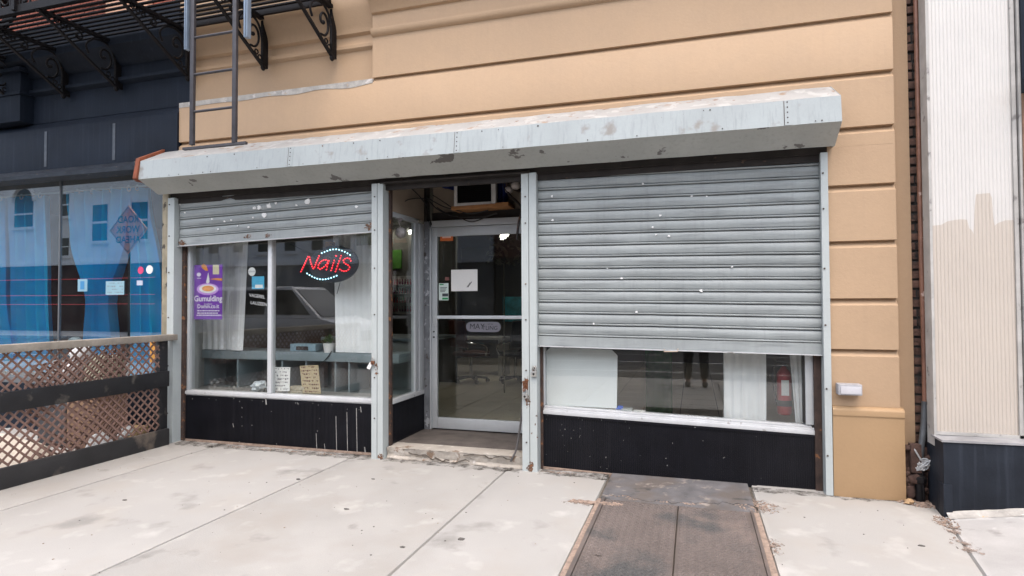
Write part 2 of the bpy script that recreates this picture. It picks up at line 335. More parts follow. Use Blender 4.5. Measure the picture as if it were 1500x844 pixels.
for y0, y1 in ((-3.3, .13), (KERB + .17, -3.3)):
    slab_strip(sw, seam, C_(3.2), y0, y1, ris)
    for k in range(6): slab_strip(sw, C_(3.2 + 1.6 * k), C_(4.8 + 1.6 * k), y0, y1, lambda x: .16)
concrete_b = M('sidewalk_concrete_older', (.36, .347, .327), .87, var=.09, vs=1.2, fine=.15, fs=150, spots=[((.31, .29, .265), 1.5, .49, .2), ((.23, .22, .205), 2.9, .61, .12), ((.19, .18, .165), 13, .73, .03), ((.33, .31, .29), 50, .65, .05), ((.43, .415, .39), 3.1, .59, .2)], bump=.6, bs=120)
struct('sidewalk', sw, [concrete, joint_m, concrete_grey, concrete_b])
k = MB(); k.box(-60, 60, KERB, KERB + .155, -.2, -.005); struct('kerb', k, concrete_grey, bevel=.015)
r = MB(); r.box(-90, 90, -15.6, KERB - .002, -.19, -.14); struct('road', r, asphalt)
r = MB(); r.box(-90, 90, -11.2, -11.08, -.138, -.135); r.box(-90, 90, -8.95, -8.85, -.138, -.135)
for i in range(14): r.box(-40 + i * 6, -37 + i * 6, -13.5, -13.4, -.138, -.135)
struct('road_markings', r, road_white)
r = MB(); r.box(-90, 90, -19.6, -15.6, -.19, 0); struct('far_sidewalk', r, concrete_grey)

# recess step
st = MB()
poly = [(-2.86, .055), (-1.48, .040), (-1.48, .96), (-2.86, .96)]
def riser(u, v):
    x = lerp(-2.86, -1.48, u); z = lerp(-.02, .108, v)
    q = math.sin(x * 21) * .006 + math.sin(x * 47 + 2) * .004 + random.uniform(-.006, .006)
    return (x, .045 + q - .012 * v - (.02 if v < .35 else 0), z)
st.grid(riser, 70, 8, smooth=False)
st.grid(lambda u, v: (lerp(-2.86, -1.48, u), lerp(.03, .25, v), .108 + (0 if v > .12 else -.006 * random.random())), 70, 6, smooth=False)
st.m = 1; st.box(-2.86, -1.48, .25, .98, -.02, .110); st.m = 0
# cracks along the riser, cut as dark open seams
st.m = 2
for seed, (xa, xb, za) in enumerate(((-2.62, -2.2, .075), (-2.35, -2.02, .05), (-2.06, -1.62, .085))):
    random.seed(seed + 3); x = xa; z = za; pts = [(x, z)]
    while x < xb: x += .035; z = min(.1, max(.01, z + random.uniform(-.022, .020))); pts.append((x, z))
    for (xa_, z0_), (xb_, z1_) in zip(pts[:-1], pts[1:]): st.bar((xa_, .016, z0_), (xb_, .016, z1_), .006, .010 * random.uniform(.5, 1.3))
random.seed(11)
struct('doorstep', st, [step_m, mat_m, joint_m])

# cellar hatch
h = thing('cellar_hatch', 'rusty steel cellar hatch of two tread plate leaves in the sidewalk', 'hatch', (-.15, -1.7, 0))
fr = MB(); fr.box(-.722, -.672, -3.2, -.60, -.02, .006); fr.box(.372, .422, -3.2, -.60, -.02, .006); fr.m = 1
fr.box(-.69, -.664, -3.2, -.58, -.02, .009); fr.box(.366, .385, -3.2, -.58, -.02, .012)
part('frame', fr, [dirt_m, plate_m], h)
for x0, x1 in ((-.660, -.133), (-.124, .363)):
    lf = MB(); lf.box(x0, x1, -3.2, -.60, -.02, .004)
    nx = int((x1 - x0 - .03) / .026); ny = int(2.55 / .026)
    for i in range(nx):
        for j in range(ny):
            cx = x0 + .024 + i * .026 + (.013 if j % 2 else 0); cy = -.63 - j * .026; s = 1 if (i + j) % 2 else -1
            if cx > x1 - .02: continue
            a = R(28) * s; dx, dy = math.cos(a) * .0118, math.sin(a) * .0118; ex, ey = -math.sin(a) * .0050, math.cos(a) * .0050
            lf.add([(cx - dx, cy - dy, .004), (cx + ex, cy + ey, .004), (cx + dx, cy + dy, .004), (cx - ex, cy - ey, .004), (cx - dx * .4, cy - dy * .4, .0105), (cx + dx * .4, cy + dy * .4, .0105)],
                   [(0, 3, 4), (3, 2, 5, 4), (2, 1, 5), (1, 0, 4, 5)])
    part('leaf', lf, plate_m, h)
# tar patch between hatch and wall, with a broken edge
def blob(cx, cy, rx, ry, n=26, j=.25, seed=0):
    rn = random.Random(seed); return [(cx + rx * math.cos(2 * math.pi * k / n) * (1 + rn.uniform(-j, j)), cy + ry * math.sin(2 * math.pi * k / n) * (1 + rn.uniform(-j, j))) for k in range(n)]
pt = MB(); rn = random.Random(4); up_, lo_ = [], []
for i in range(41):
    x = lerp(-.70, .40, i / 40); up_.append((x, .10)); lo_.append((x, -.50 + .05 * math.sin(x * 6) + rn.uniform(-.035, .035)))
pt.prism(lo_ + up_[::-1], 'Z', -.01, .008); pt.m = 1; pt.box(-.70, .40, -.6, -.40, -.02, .003); struct('patch', pt, [patch_m, patch_m])
db = MB(); rn = random.Random(9)
def crumbs(cx, cy, rx, ry, n, s):
    for _ in range(n):
        a = rn.uniform(0, 6.28); q = rn.random() ** .7; r_ = s * rn.uniform(.4, 1.5)
        db.ball((cx + rx * q * math.cos(a), cy + ry * q * math.sin(a), r_ * .35), (r_, r_ * rn.uniform(.6, 1), r_ * .6), 5, 4, .3)
p0, p1 = gnd(840, 735), gnd(905, 740)
for t in range(14): q = p0.lerp(p1, t / 13); crumbs(q.x, q.y, .05, .03, 26, .009)
for t in range(24): crumbs(lerp(-.6, .05, t / 23), -.50 + .04 * math.sin(t * .9), .035, .025, 12, .006)
q = gnd(1110, 742); crumbs(q.x, q.y, .16, .13, 150, .006)
q = gnd(1125, 800); crumbs(q.x, q.y, .08, .10, 60, .005)
q = gnd(1352, 738); crumbs(q.x, q.y, .16, .10, 230, .010); q = gnd(1385, 765); crumbs(q.x, q.y, .07, .12, 80, .006)
for x in (-4.6, -4.2, -3.9, -3.5, -1.2, -1.1): crumbs(x, .0, .12, .03, 26, .006)
struct('debris', db, dirt_m, 'stuff')
lt_ = MB(); rn = random.Random(77)
for _ in range(190):
    x, y = rn.uniform(-5.2, 1.5), rn.uniform(-3.2, -.05)
    if -.75 < x < .45: continue
    r_ = rn.choice((.002, .002, .003, .004, .005, .007)); n_ = rn.randint(5, 8); lt_.m = rn.choice((0, 0, 1))
    lt_.prism([(x + r_ * rn.uniform(.5, 1.2) * math.cos(6.283 * k / n_), y + r_ * rn.uniform(.5, 1.2) * math.sin(6.283 * k / n_)) for k in range(n_)], 'Z', -.001, .0012 + r_ * .15)
for px, py, s_ in ((675, 790, .028), (182, 733, .02), (437, 702, .02), (508, 746, .02), (547, 702, .016), (590, 802, .018), (876, 815, .02), (1270, 678, .012), (1350, 800, .02)):
    q = gnd(px, py); lt_.m = 0; lt_.prism(blob(q.x, q.y, s_, s_ * .6, 9, .4, px), 'Z', -.001, .004)
struct('litter', lt_, [M('dark_litter', (.10, .092, .085), .9, var=.4, vs=30), M('brown_litter', (.24, .18, .13), .9, var=.4, vs=30)], 'stuff')
stn = MB(); 
for i, (px, py, rx, ry) in enumerate(((1112, 742, .15, .14), (1130, 800, .07, .14), (1385, 770, .06, .16), (1415, 800, .07, .12), (850, 737, .12, .05))):
    q = gnd(px, py); stn.prism(blob(q.x, q.y, rx, ry, 30, .3, i), 'Z', -.004, .0035)
stain = M('patchy_dirt', (.36, .275, .225), .95, var=.25, vs=14, fine=.3, bump=.5); _n = stain.node_tree.nodes; _l = stain.node_tree.links
_z = _n.new('ShaderNodeTexNoise'); _z.inputs['Scale'].default_value = 16; _z.inputs['Detail'].default_value = 9; _z.inputs['Roughness'].default_value = .75
_c = _n.new('ShaderNodeTexCoord'); _l.new(_c.outputs['Object'], _z.inputs['Vector']); _r = _n.new('ShaderNodeMapRange'); _r.inputs[1].default_value = .50; _r.inputs[2].default_value = .60; _r.inputs[4].default_value = .85
_l.new(_z.outputs['Fac'], _r.inputs[0]); _l.new(_r.outputs[0], _n['Principled BSDF'].inputs['Alpha'])
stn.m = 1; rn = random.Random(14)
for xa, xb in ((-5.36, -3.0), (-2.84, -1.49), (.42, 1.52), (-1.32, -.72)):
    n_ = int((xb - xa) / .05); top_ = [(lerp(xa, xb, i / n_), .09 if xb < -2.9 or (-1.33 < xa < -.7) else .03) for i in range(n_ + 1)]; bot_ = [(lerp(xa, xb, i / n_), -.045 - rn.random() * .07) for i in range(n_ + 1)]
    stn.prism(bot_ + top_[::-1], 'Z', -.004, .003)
base_strip = patchy(M('dark_base_strip', (.10, .088, .075), .95, var=.3, vs=14, fine=.3, bump=.5), 11, .42, .62, .75)  # dark strip on the pavement along the wall base, broken up by noise
struct('dirt_and_base_strip', stn, [stain, base_strip])

# ================================================================ tan building
tb = thing('tan_building', 'tan painted stucco building front with grooved courses around the shop', 'building', (-2, .3, 0))
def groove(z): return [(0, z - .040), (.036, z - .004), (.042, z + .013), (0, z + .016)]
G = [1.112, 1.504, 1.949, 2.386, 2.835, 3.258]
w = MB()
prof = [(0, 2.72)] + groove(3.258) + [(0, 3.660), (.030, 3.702), (.35, 3.702), (.35, 2.72)]
w.prism(prof, 'X', -5.39, 1.0)
prof = [(0, 2.70)] + groove(2.835) + groove(3.258) + [(0, 3.660), (.030, 3.702), (.35, 3.702), (.35, 2.70)]
w.prism(prof, 'X', 1.0, 1.476)
w.prism([(.030, 3.7025), (.032, 3.7155), (.35, 3.7155), (.35, 3.7025)], 'X', -3.0, 1.476)
prof = [(0, 3.716), (0, 4.115), (-.025, 4.125), (-.042, 4.150), (-.042, 4.185), (-.02, 4.195), (0, 4.20), (0, 4.335), (-.03, 4.345), (-.05, 4.38), (-.10, 4.44), (-.12, 4.455), (-.12, 4.50), (-.22, 4.62), (-.30, 4.65), (-.30, 4.78), (.35, 4.78), (.35, 3.716)]
w.prism(prof, 'X', -3.0, 1.476)
part('facade_wall', w, tan, tb)
w = MB(); o = .10
prof = [(o, 3.74), (o, 4.045), (o - .02, 4.055), (o - .035, 4.07), (o - .035, 4.10), (o - .012, 4.11), (o, 4.14), (o, 4.20), (o - .035, 4.22), (o - .05, 4.30), (o - .11, 4.42), (o - .13, 4.50), (o - .13, 4.62), (o - .2, 4.7), (o - .2, 4.78), (.35, 4.78), (.35, 3.74)]
w.prism(prof, 'X', -5.285, -3.004); part('set_back_wall', w, tan, tb)
w = MB()
w.grid(lambda u, v: (lerp(-5.30, -3.03, u), lerp(-.003, .10, v) + (random.uniform(-.004, .004) if 0 < v < 1 else 0), lerp(3.703 - .03 * u, 3.745 - .004 * u, v) - (.012 * abs(math.sin(u * 23)) * u if v == 0 else 0)), 60, 4, smooth=False)
w.grid(lambda u, v: (lerp(-5.39, -3.0, u), -.003, lerp(3.652 - .014 * math.sin(u * 23) * u, 3.705 , v)), 60, 1)
w.box(-5.39, -3.0, .002, .10, 3.66, 3.7025)
part('bare_ledge', w, cement, tb)
w = MB(); prof = [(0, .690)]
for z in G[:4]: prof += groove(z)
prof += [(0, 2.699), (.35, 2.699), (.35, .690)]
w.prism(prof, 'X', 1.012, 1.476); w.m = 0
part('pier', w, tan, tb)
w = MB(); w.prism([(-.028, -.06), (-.028, .612), (-.036, .622), (-.036, .665), (-.018, .684), (0, .689), (.35, .689), (.35, -.06)], 'X', 1.012, 1.498); part('pier_base', w, tan_base, tb, bevel=.006)
w = MB(); w.box(1.478, 1.602, .10, .4, .42, 4.78)
w.prism([(1.50, .30), (1.602, .42), (1.478, .42), (1.478, .22)], 'Y', .101, .39); part('side_pilaster', w, tan, tb)
w = MB(); w.box(-5.60, -5.515, -.01, .3, -.05, 2.72); part('edge_strip', w, M('yellowed_edge', (.30, .265, .19), .8, var=.3, vs=6, streak=.5, streak_col=(.10, .085, .06), spots=[((.06, .05, .04), 9, .6, .05)], bump=.5), tb, label='yellowed peeling edge strip beside the shop')
# upper brickwork with a peach window surround, and the bulk of the house above and behind
w = MB(); w.box(-9.5, 1.6, .30, 12, 4.79, 7.6); part('brick_wall', w, mortar_w, tb)
w = MB(); rn = random.Random(2)
for j in range(14):
    for i in range(40):
        x0 = -9.2 + i * .145 + (.0725 if j % 2 else 0); w.box(x0, x0 + .133, .285, .31, 4.80 + j * .075, 4.866 + j * .075)
part('brick_courses', w, brick_red, tb)
for xa, xb in ((-6.75, -6.1), (-5.0, -4.7)): w = MB(); w.box(xa, xb, .22, .29, 4.79, 6.6); part('window_surround', w, peach, tb)
w = MB(); w.box(-5.6, 1.5, .36, .40, 2.75, 4.78); w.box(1.602, 1.7, .13, 11.9, -.1, 4.78); part('inner_wall', w, room_dark, tb)
# interior shell of the salon
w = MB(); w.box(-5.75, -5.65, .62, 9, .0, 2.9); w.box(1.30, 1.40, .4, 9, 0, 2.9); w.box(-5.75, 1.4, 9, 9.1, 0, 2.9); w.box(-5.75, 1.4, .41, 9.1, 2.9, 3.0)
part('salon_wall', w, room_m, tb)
w = MB(); w.box(-3.05, -2.90, 6.4, 8.9, 0, 2.89); w.box(-2.78, -2.3, 7.2, 7.35, 0, 2.89); part('partition', w, M('beige_partition', (.24, .20, .15), .8), tb)
fl = MB(); rn = random.Random(1)
for i in range(16):
    for j in range(18): fl.box(-5.7 + i * .46, -5.7 + i * .46 + .452, .97 + j * .46, .97 + j * .46 + .452, .02, .112)
fl.m = 1; fl.box(-5.75, 1.4, .985, 9.1, -.05, .106); struct('salon_floor', fl, [tile_m, joint_m])

# ================================================================ black neighbour storefront
bb = thing('black_storefront', 'black painted neighbouring storefront with moulded fascia and tall glass', 'building', (-8, .2, 0))
w = MB()
w.prism([(-.02, 3.10), (-.02, 3.59), (.0, 3.62), (.075, 3.70), (.12, 3.70), (.12, 3.10)], 'X', -10.5, -5.394)
w.prism([(.07, 3.702), (.07, 4.035), (.04, 4.045), (.01, 4.065), (.01, 4.10), (.05, 4.12), (.05, 4.24), (.0, 4.27), (-.03, 4.33), (-.09, 4.40), (-.11, 4.42), (-.11, 4.78), (.12, 4.78), (.12, 3.702)], 'X', -10.5, -5.289)
w.box(-18, -10.61, -.02, 6, -.1, 4.78); w.box(-18, -9.51, .30, 12, 4.79, 7.6); part('fascia', w, black_paint, bb)
for px in (67, 167): q = at(px, 215, -.02); w = MB(); w.box(q.x - .02, q.x + .02, -.0235, -.019, 3.14, 3.56); part('panel_seam', w, M('worn_seam', (.055, .065, .08), .5, var=.3, vs=14), bb)
w = MB(); w.box(-8.6, -7.70, -.09, .08, 3.70, 4.34); w.box(-8.6, -7.68, -.11, .08, 4.02, 4.06); w.box(-8.6, -7.66, -.13, .08, 4.30, 4.345); part('sign_box', w, black_paint, bb, bevel=.008)
w = MB(); w.prism([(-.12, 2.985), (-.12, 3.03), (-.02, 3.105), (.1, 3.105), (.1, 2.985)], 'X', -10.5, -5.60); part('flashing', w, M('scuffed_flashing', (.022, .027, .036), .5, spec=.2, var=.4, vs=8, spots=[((.30, .22, .17), 18, .66, .05), ((.4, .4, .4), 26, .70, .04)], bump=.5), bb)
w = MB(); q = at(88, 400, .1)
w.box(-10.5, -5.55, .06, .14, .55, .62); w.box(-5.60, -5.55, .03, .20, .62, 2.99); w.box(q.x - .008, q.x + .008, .085, .115, .62, 2.985)
bbf = part('window_frame', w, M('grey_window_trim', (.16, .17, .18), .45, metal=.3), bb)
w = MB(); w.box(-10.5, q.x - .009, .097, .103, .62, 2.985); part('pane', w, glass_blue, bbf); w = MB(); w.box(q.x + .009, -5.601, .097, .103, .62, 2.985); part('pane', w, glass_blue, bbf)
w = MB(); w.box(-10.5, -5.55, .05, .2, -.05, .549); part('bulkhead', w, black_paint, bb)
w = MB(); w.box(-10.5, -5.77, 6.0, 6.1, -.1, 3.4); w.box(-10.5, -5.77, .125, 6, 3.05, 3.098); w.box(-10.6, -10.5, .0, 6, -.1, 4.7); w.box(-5.80, -5.76, .3, 6, 0, 3.04)
part('room_shell', w, M('dark_cafe_wall', (.06, .040, .033), .8, var=.2), bb)
w = MB(); w.box(-10.5, -5.8, .205, 6, -.1, .02); part('floor_boards', w, M('cafe_floor', (.12, .08, .055), .5), bb)

# ================================================================ right neighbour
rb = thing('cream_building', 'neighbouring building faced in cream ribbed metal over a dark blue base', 'building', (2.3, -.1, 0))
w = MB(); x0, x1 = 1.668, 2.165; n = 21
def rib(mb, z0f, z1f):
    pts = []
    for i in range(n):
        a = x0 + (x1 - x0) * i / n; p = (x1 - x0) / n
        pts += [(a, 0.0), (a + p * .2, -.0042), (a + p * .62, -.0042), (a + p * .82, 0.0)]
    pts.append((x1, 0))
    for (a, ya), (b, yb) in zip(pts[:-1], pts[1:]):
        mb.add([(a, -.12 + ya, z0f(a)), (b, -.12 + yb, z0f(b)), (b, -.12 + yb, z1f(b)), (a, -.12 + ya, z1f(a))], [(0, 1, 2, 3)])
ZT = [(0, 2.045), (.12, 2.05), (.2, 2.075), (.35, 2.085), (.44, 2.08), (.46, 2.02), (.50, 2.00), (.515, 1.97), (.53, 2.12), (.54, 2.26), (.74, 2.265), (.76, 2.08), (.77, 2.03), (.82, 2.05), (.9, 2.065), (1, 2.065)]
def zt(x):
    u = (x - x0) / (x1 - x0)
    for (a, za), (b, zb) in zip(ZT[:-1], ZT[1:]):
        if a <= u <= b: return lerp(za, zb, (u - a) / (b - a))
    return ZT[-1][1]
rib(w, lambda x: .555, zt); w.m = 1; rib(w, zt, lambda x: 4.3); w.m = 0
part('ribbed_panel', w, [cream_metal, white_wash], rb)
w = MB(); w.box(1.650, 1.667, -.135, .0, .45, 4.3); w.box(2.166, 2.19, -.135, .0, .53, 4.3); w.box(1.667, 2.30, -.135, -.10, .532, .554)
w.box(2.20, 2.215, -.15, 0, .53, 4.3); part('panel_trim', w, M('weathered_cream_trim', (.42, .41, .39), .55, var=.2, vs=6, spots=[((.2, .19, .18), 9, .62, .06)]), rb)
w = MB(); w.box(1.665, 3.4, -.11, 4, .3, 8)
part('wall_core', w, M('core_masonry', (.25, .22, .2), .85), rb)
w = MB(); w.box(2.216, 3.4, -.16, -.111, .53, 2.95); part('brown_pier', w, M('brown_stained_stone', (.22, .13, .085), .8, var=.35, vs=7, spots=[((.5, .42, .33), 9, .66, .06)], bump=.5), rb)
w = MB(); w.box(2.216, 3.4, -.30, -.111, 2.952, 3.05); w.box(2.216, 3.4, -.17, -.111, 3.052, 4.3); part('dark_cornice', w, black_paint, rb)
w = MB()
w.hexa([(1.652, -.29, -.04), (3.4, -.29, .1), (3.4, .3, .1), (1.652, .3, -.04), (1.652, -.29, .512), (3.4, -.29, .53), (3.4, .3, .53), (1.652, .3, .512)])
w.box(1.646, 1.70, -.296, -.20, -.04, .22); part('base', w, navy, rb, bevel=.004)
w = MB(); w.hexa([(1.64, -.30, .513), (3.4, -.30, .531), (3.4, -.1, .531), (1.64, -.1, .513), (1.64, -.30, .527), (3.4, -.30, .545), (3.4, -.1, .545), (1.64, -.1, .527)]); part('ledge', w, M('dirty_ledge', (.27, .27, .28), .5, var=.25, vs=7), rb)
w = MB(); w.prism([(-.40, 0), (-.29, 0), (-.29, .04), (-.31, .035), (-.34, .015)], 'X', 1.66, 1.661)
w = MB(); w.grid(lambda u, v: (lerp(1.66, 3.3, u), lerp(-.36, -.288, v), ris(lerp(1.66, 3.3, u)) + .002 + .03 * v * v + random.uniform(-.002, .002)), 40, 4, smooth=False); part('cement_fillet', w, cement, rb)
w = MB(); w.box(3.402, 12, -.12, 4, -.1, 8); w.box(3.402, 12, -.30, -.121, -.1, .54); part('side_wall', w, MATS['brown_stained_stone'], rb)
# sooty brick strip between the two buildings
w = MB(); w.box(1.60, 1.75, .155, .4, -.1, 5); w.m = 1; rn = random.Random(3)
for j in range(62):
    z = .42 + j * .0735; off = rn.uniform(0, .02)
    for a, b in ((1.585 + off, 1.585 + rn.choice((.05, .075, .10))), (0, 1.76)):
        if a == 0: a = last + .010
        last = b; d = rn.uniform(-.012, .010)
        w.box(a, max(b, a + .02), .115 + d, .17, z, z + .058 + rn.uniform(-.004, .003))
solo('brick_strip', w, [mortar, brick_dark], 'narrow strip of sooty old bricks between the tan and the cream building', 'brick wall', (1.67, .13, 0), bevel=.004)
w = MB(); rn = random.Random(8); w.box(1.50, 1.66, .02, .3, -.05, .40); w.smooth = False
for _ in range(26):
    s = rn.uniform(.02, .055); w.ball((rn.uniform(1.50, 1.66), rn.uniform(-.02, .05), rn.uniform(0, .40)), (s, s * .7, s * rn.uniform(.6, 1.2)), 7, 5, .25)
w.box(1.532, 1.60, -.035, .03, .22, .43)
solo('broken_masonry', w, rubble_m, 'crumbling dark brown masonry at the foot of the pipe', 'masonry', (1.58, .05, 0), bevel=.008)
w = MB(); w.ball((1.50, -.085, .02), (.035, .025, .02), 7, 5, .25); solo('stone_chip', w, M('tan_stone', (.45, .30, .17), .9), 'small tan stone chip lying beside the tan pier', 'stone', (1.50, -.085, 0))
# pipes
pp = [atx_ for atx_ in (at(1341, -40, .04), at(1343, 60, .04), at(1346, 200, .04), at(1350, 380, .04), at(1354, 520, .04), at(1355, 590, .04))]
pipe = thing('downpipe', 'thin brown painted pipe running down the sooty brick strip', 'pipe', (1.62, .04, 0))
part('pipe_run', MB().tube(bez(pp, 6), .0185, 12), copper, pipe)
lowp = [at(1355, 588, .04), at(1353, 625, .03), at(1349, 660, .01), at(1347, 690, 0)]
part('conduit', MB().tube(bez(lowp, 6), .022, 12), grey_pipe, pipe, label='dark grey lower length of the pipe')
w = MB(); q = at(1347, 690, 0); w.tube([q, q + Vector((-.004, -.01, -.22))], .03, 10); w.tube([q + Vector((.012, -.02, .0)), q + Vector((.015, -.03, -.2))], .010, 8); w.ball(q + Vector((0, -.01, -.06)), (.045, .04, .04), 9, 6, .15)
part('pipe_foot', w, iron, pipe)
w = MB(); rn = random.Random(5); q = at(1352, 681, -.03)
for k in range(16):
    rr = rn.uniform(.025, .045); ph = rn.uniform(0, 6.28); tx, tz = rn.uniform(-.012, .012), rn.uniform(-.012, .012)
    w.tube([q + Vector((tx + rr * math.cos(a * .524), rn.uniform(-.015, .015), tz + rr * .9 * math.sin(a * .524 + .2 * ph))) for a in range(12)], .0042, 5, closed=True)
w.tube([q + Vector((-.01, 0, .03)), q + Vector((-.035, -.01, .075)), q + Vector((-.055, 0, .115))], .006, 6)
solo('wire_coil', w, M('pale_wire', (.45, .46, .47), .5, metal=.3), 'tangled coil of pale wire wrapped around the pipe foot', 'wire', q)
# small wall lamp on the pier
wl = thing('wall_lamp', 'small grey box lamp fixed low on the tan pier beside the shutter', 'lamp', (1.10, -.05, .8))
a = at(1229, 573, -.1); b = at(1263, 591, -.1)
w = MB(); w.box(a.x - .004, b.x + .004, -.10, .0, .785, .868); part('housing', w, M('grey_lamp_box', (.36, .36, .38), .5, var=.1, vs=20), wl, bevel=.008)
w = MB(); w.box(a.x + .012, b.x - .004, -.106, -.098, .795, .852); part('lens', w, M('frosted_lens', (.50, .50, .53), .3), wl, bevel=.003)
# ================================================================ shutter hood
hd = thing('shutter_hood', 'long pale grey sheet metal shutter hood with flaking top over the shop', 'shutter hood', (-2.25, -.2, 2.9))
XL, XR = -5.56, 1.045
P_ = dict(t=(0.002, 3.185), f1=(-.325, 3.005), f2=(-.35, 2.808), lip=(-.10, 2.688), lipb=(-.09, 2.70), b=(.02, 2.735))
def strip(mb, a, b, n=60, wob=.004):
    rn = random.Random(int(abs(a[1]) * 1000)); xs = [lerp(XL, XR, i / n) for i in range(n + 1)]
    mb.add([(x, a[0], a[1] + WOB[i] * a[2]) for i, x in enumerate(xs)] + [(x, b[0], b[1] + WOB[i] * b[2]) for i, x in enumerate(xs)], [(i, i + 1, n + 2 + i, n + 1 + i) for i in range(n)])
rn = random.Random(12); WOB = [rn.uniform(-.004, .004) for _ in range(61)]
w = MB(); strip(w, (*P_['t'], 1.2), (*P_['f1'], .5)); part('top_sheet', w, hood_top, hd)
w = MB(); strip(w, (*P_['f1'], .5), (*P_['f2'], .3))
w.prism([P_['f1'], P_['f2'], P_['lip'], (.0, 2.70), P_['t']], 'X', XR - .003, XR)
for px in (665, 421, 1150): q = at(px, 220, -.35); w.hexa([(q.x, -.328, 3.003), (q.x + .05, -.328, 3.003), (q.x + .05, -.3255, 3.003), (q.x, -.3255, 3.003), (q.x, -.353, 2.81), (q.x + .05, -.353, 2.81), (q.x + .05, -.350, 2.81), (q.x, -.350, 2.81)])
w.m = 1
for px in (421, 665, 1150):
    q = at(px, 220, -.35); w.hexa([(q.x - .002, -.3285, 3.002), (q.x + .002, -.3285, 3.002), (q.x + .002, -.3262, 3.002), (q.x - .002, -.3262, 3.002), (q.x - .002, -.3535, 2.811), (q.x + .002, -.3535, 2.811), (q.x + .002, -.3512, 2.811), (q.x - .002, -.3512, 2.811)])
    for k_ in range(5): zz = 2.83 + k_ * .04; w.disc((q.x + .022, -.352 + (zz - 2.808) * .125, zz), .005, 'Y', .008, 8)
rn = random.Random(41)
for _ in range(26):
    zz = rn.choice((2.825, 2.985)); w.disc((rn.uniform(-5.5, 1.0), -.352 + (zz - 2.808) * .125, zz), rn.uniform(.003, .006), 'Y', .006, 7)
part('front_sheet', w, [hood_front, dark_rust], hd)
w = MB(); strip(w, (*P_['f2'], .3), (*P_['lip'], .6)); strip(w, (*P_['lip'], .6), (*P_['lipb'], .6)); strip(w, (*P_['lipb'], .6), (*P_['b'], .3)); part('underside_sheet', w, hood_under, hd)
w = MB(); w.prism([(.0, 3.215), (-.335, 3.035), (-.372, 2.815), (-.33, 2.79), (.0, 2.79)], 'X', XL - .055, XL - .004); w.box(XL - .05, XL - .003, -.34, -.32, 2.85, 3.0); part('end_plate', w, rust_orange, hd, bevel=.006, label='rusty orange end plate')
w = MB(); w.box(-5.50, 1.01, .0, .12, 2.655, 2.71); w.box(-5.50, 1.01, .02, .05, 2.60, 2.654); w.tube([(-2.9, -.03, 2.665), (-1.4, -.03, 2.67)], .014, 8)
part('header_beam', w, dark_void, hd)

# ================================================================ guide posts
PG = 'shutter guide posts'
def post(x0, x1, label, ztop=2.66, seam_=None, edge=None, rust=()):
    t = thing('guide_post', label, 'post', ((x0 + x1) / 2, .03, 0), PG)
    w = MB(); m = seam_ or (x0 + x1) / 2
    if x1 - x0 > .1: w.box(x0, m - .004, -.03, .09, -.03, ztop); w.box(m + .004, x1, -.033, .09, -.03, ztop); w.box(m - .004, m + .004, -.015, .09, -.03, ztop)
    else: w.box(x0, x1, -.03, .09, -.03, ztop)
    w.m = 1; rn = random.Random(int(x0 * 77))
    for z in (.35, .82, 1.3, 1.76, 2.2, 2.5): w.disc((x0 + (x1 - x0) * .28, -.034, z + rn.uniform(-.1, .1)), .007, 'Y', .006, 8)
    w.m = 2
    for px, py, rx, rz, s_ in rust:
        p = at(px, py, -.034); w.prism(blob(p.x, p.z, rx, rz, 18, .45, s_), 'Y', -.0350, -.0338)
    part('channel', w, [post_paint, dark_rust, rust_bloom], t, bevel=.0)
    if edge:
        w = MB(); w.box(edge[0], edge[1], .078, .12, -.03, ztop - .02); part('rusty_edge', w, dark_rust, t)
    return t
lp = post(-5.505, -5.415, 'narrow grey steel guide post at the left end of the shop', edge=(-5.413, -5.372))
ml = post(-2.992, -2.868, 'grey steel guide post between the left window and the doorway', edge=(-2.866, -2.845), rust=((551, 538, .02, .03, 6), (558, 669, .03, .03, 7), (552, 547, .025, .012, 9)))
mr = post(-1.478, -1.340, 'grey steel guide post with two padlocks right of the door', edge=(-1.338, -1.315), rust=((770, 560, .026, .05, 1), (773, 588, .02, .055, 2), (783, 541, .022, .03, 3), (776, 684, .03, .05, 5), (786, 610, .008, .012, 11), (784, 622, .007, .01, 12), (779, 634, .006, .01, 13), (787, 640, .007, .012, 14)))
rp = post(.958, 1.008, 'narrow grey steel guide post against the tan pier', edge=(.905, .956))
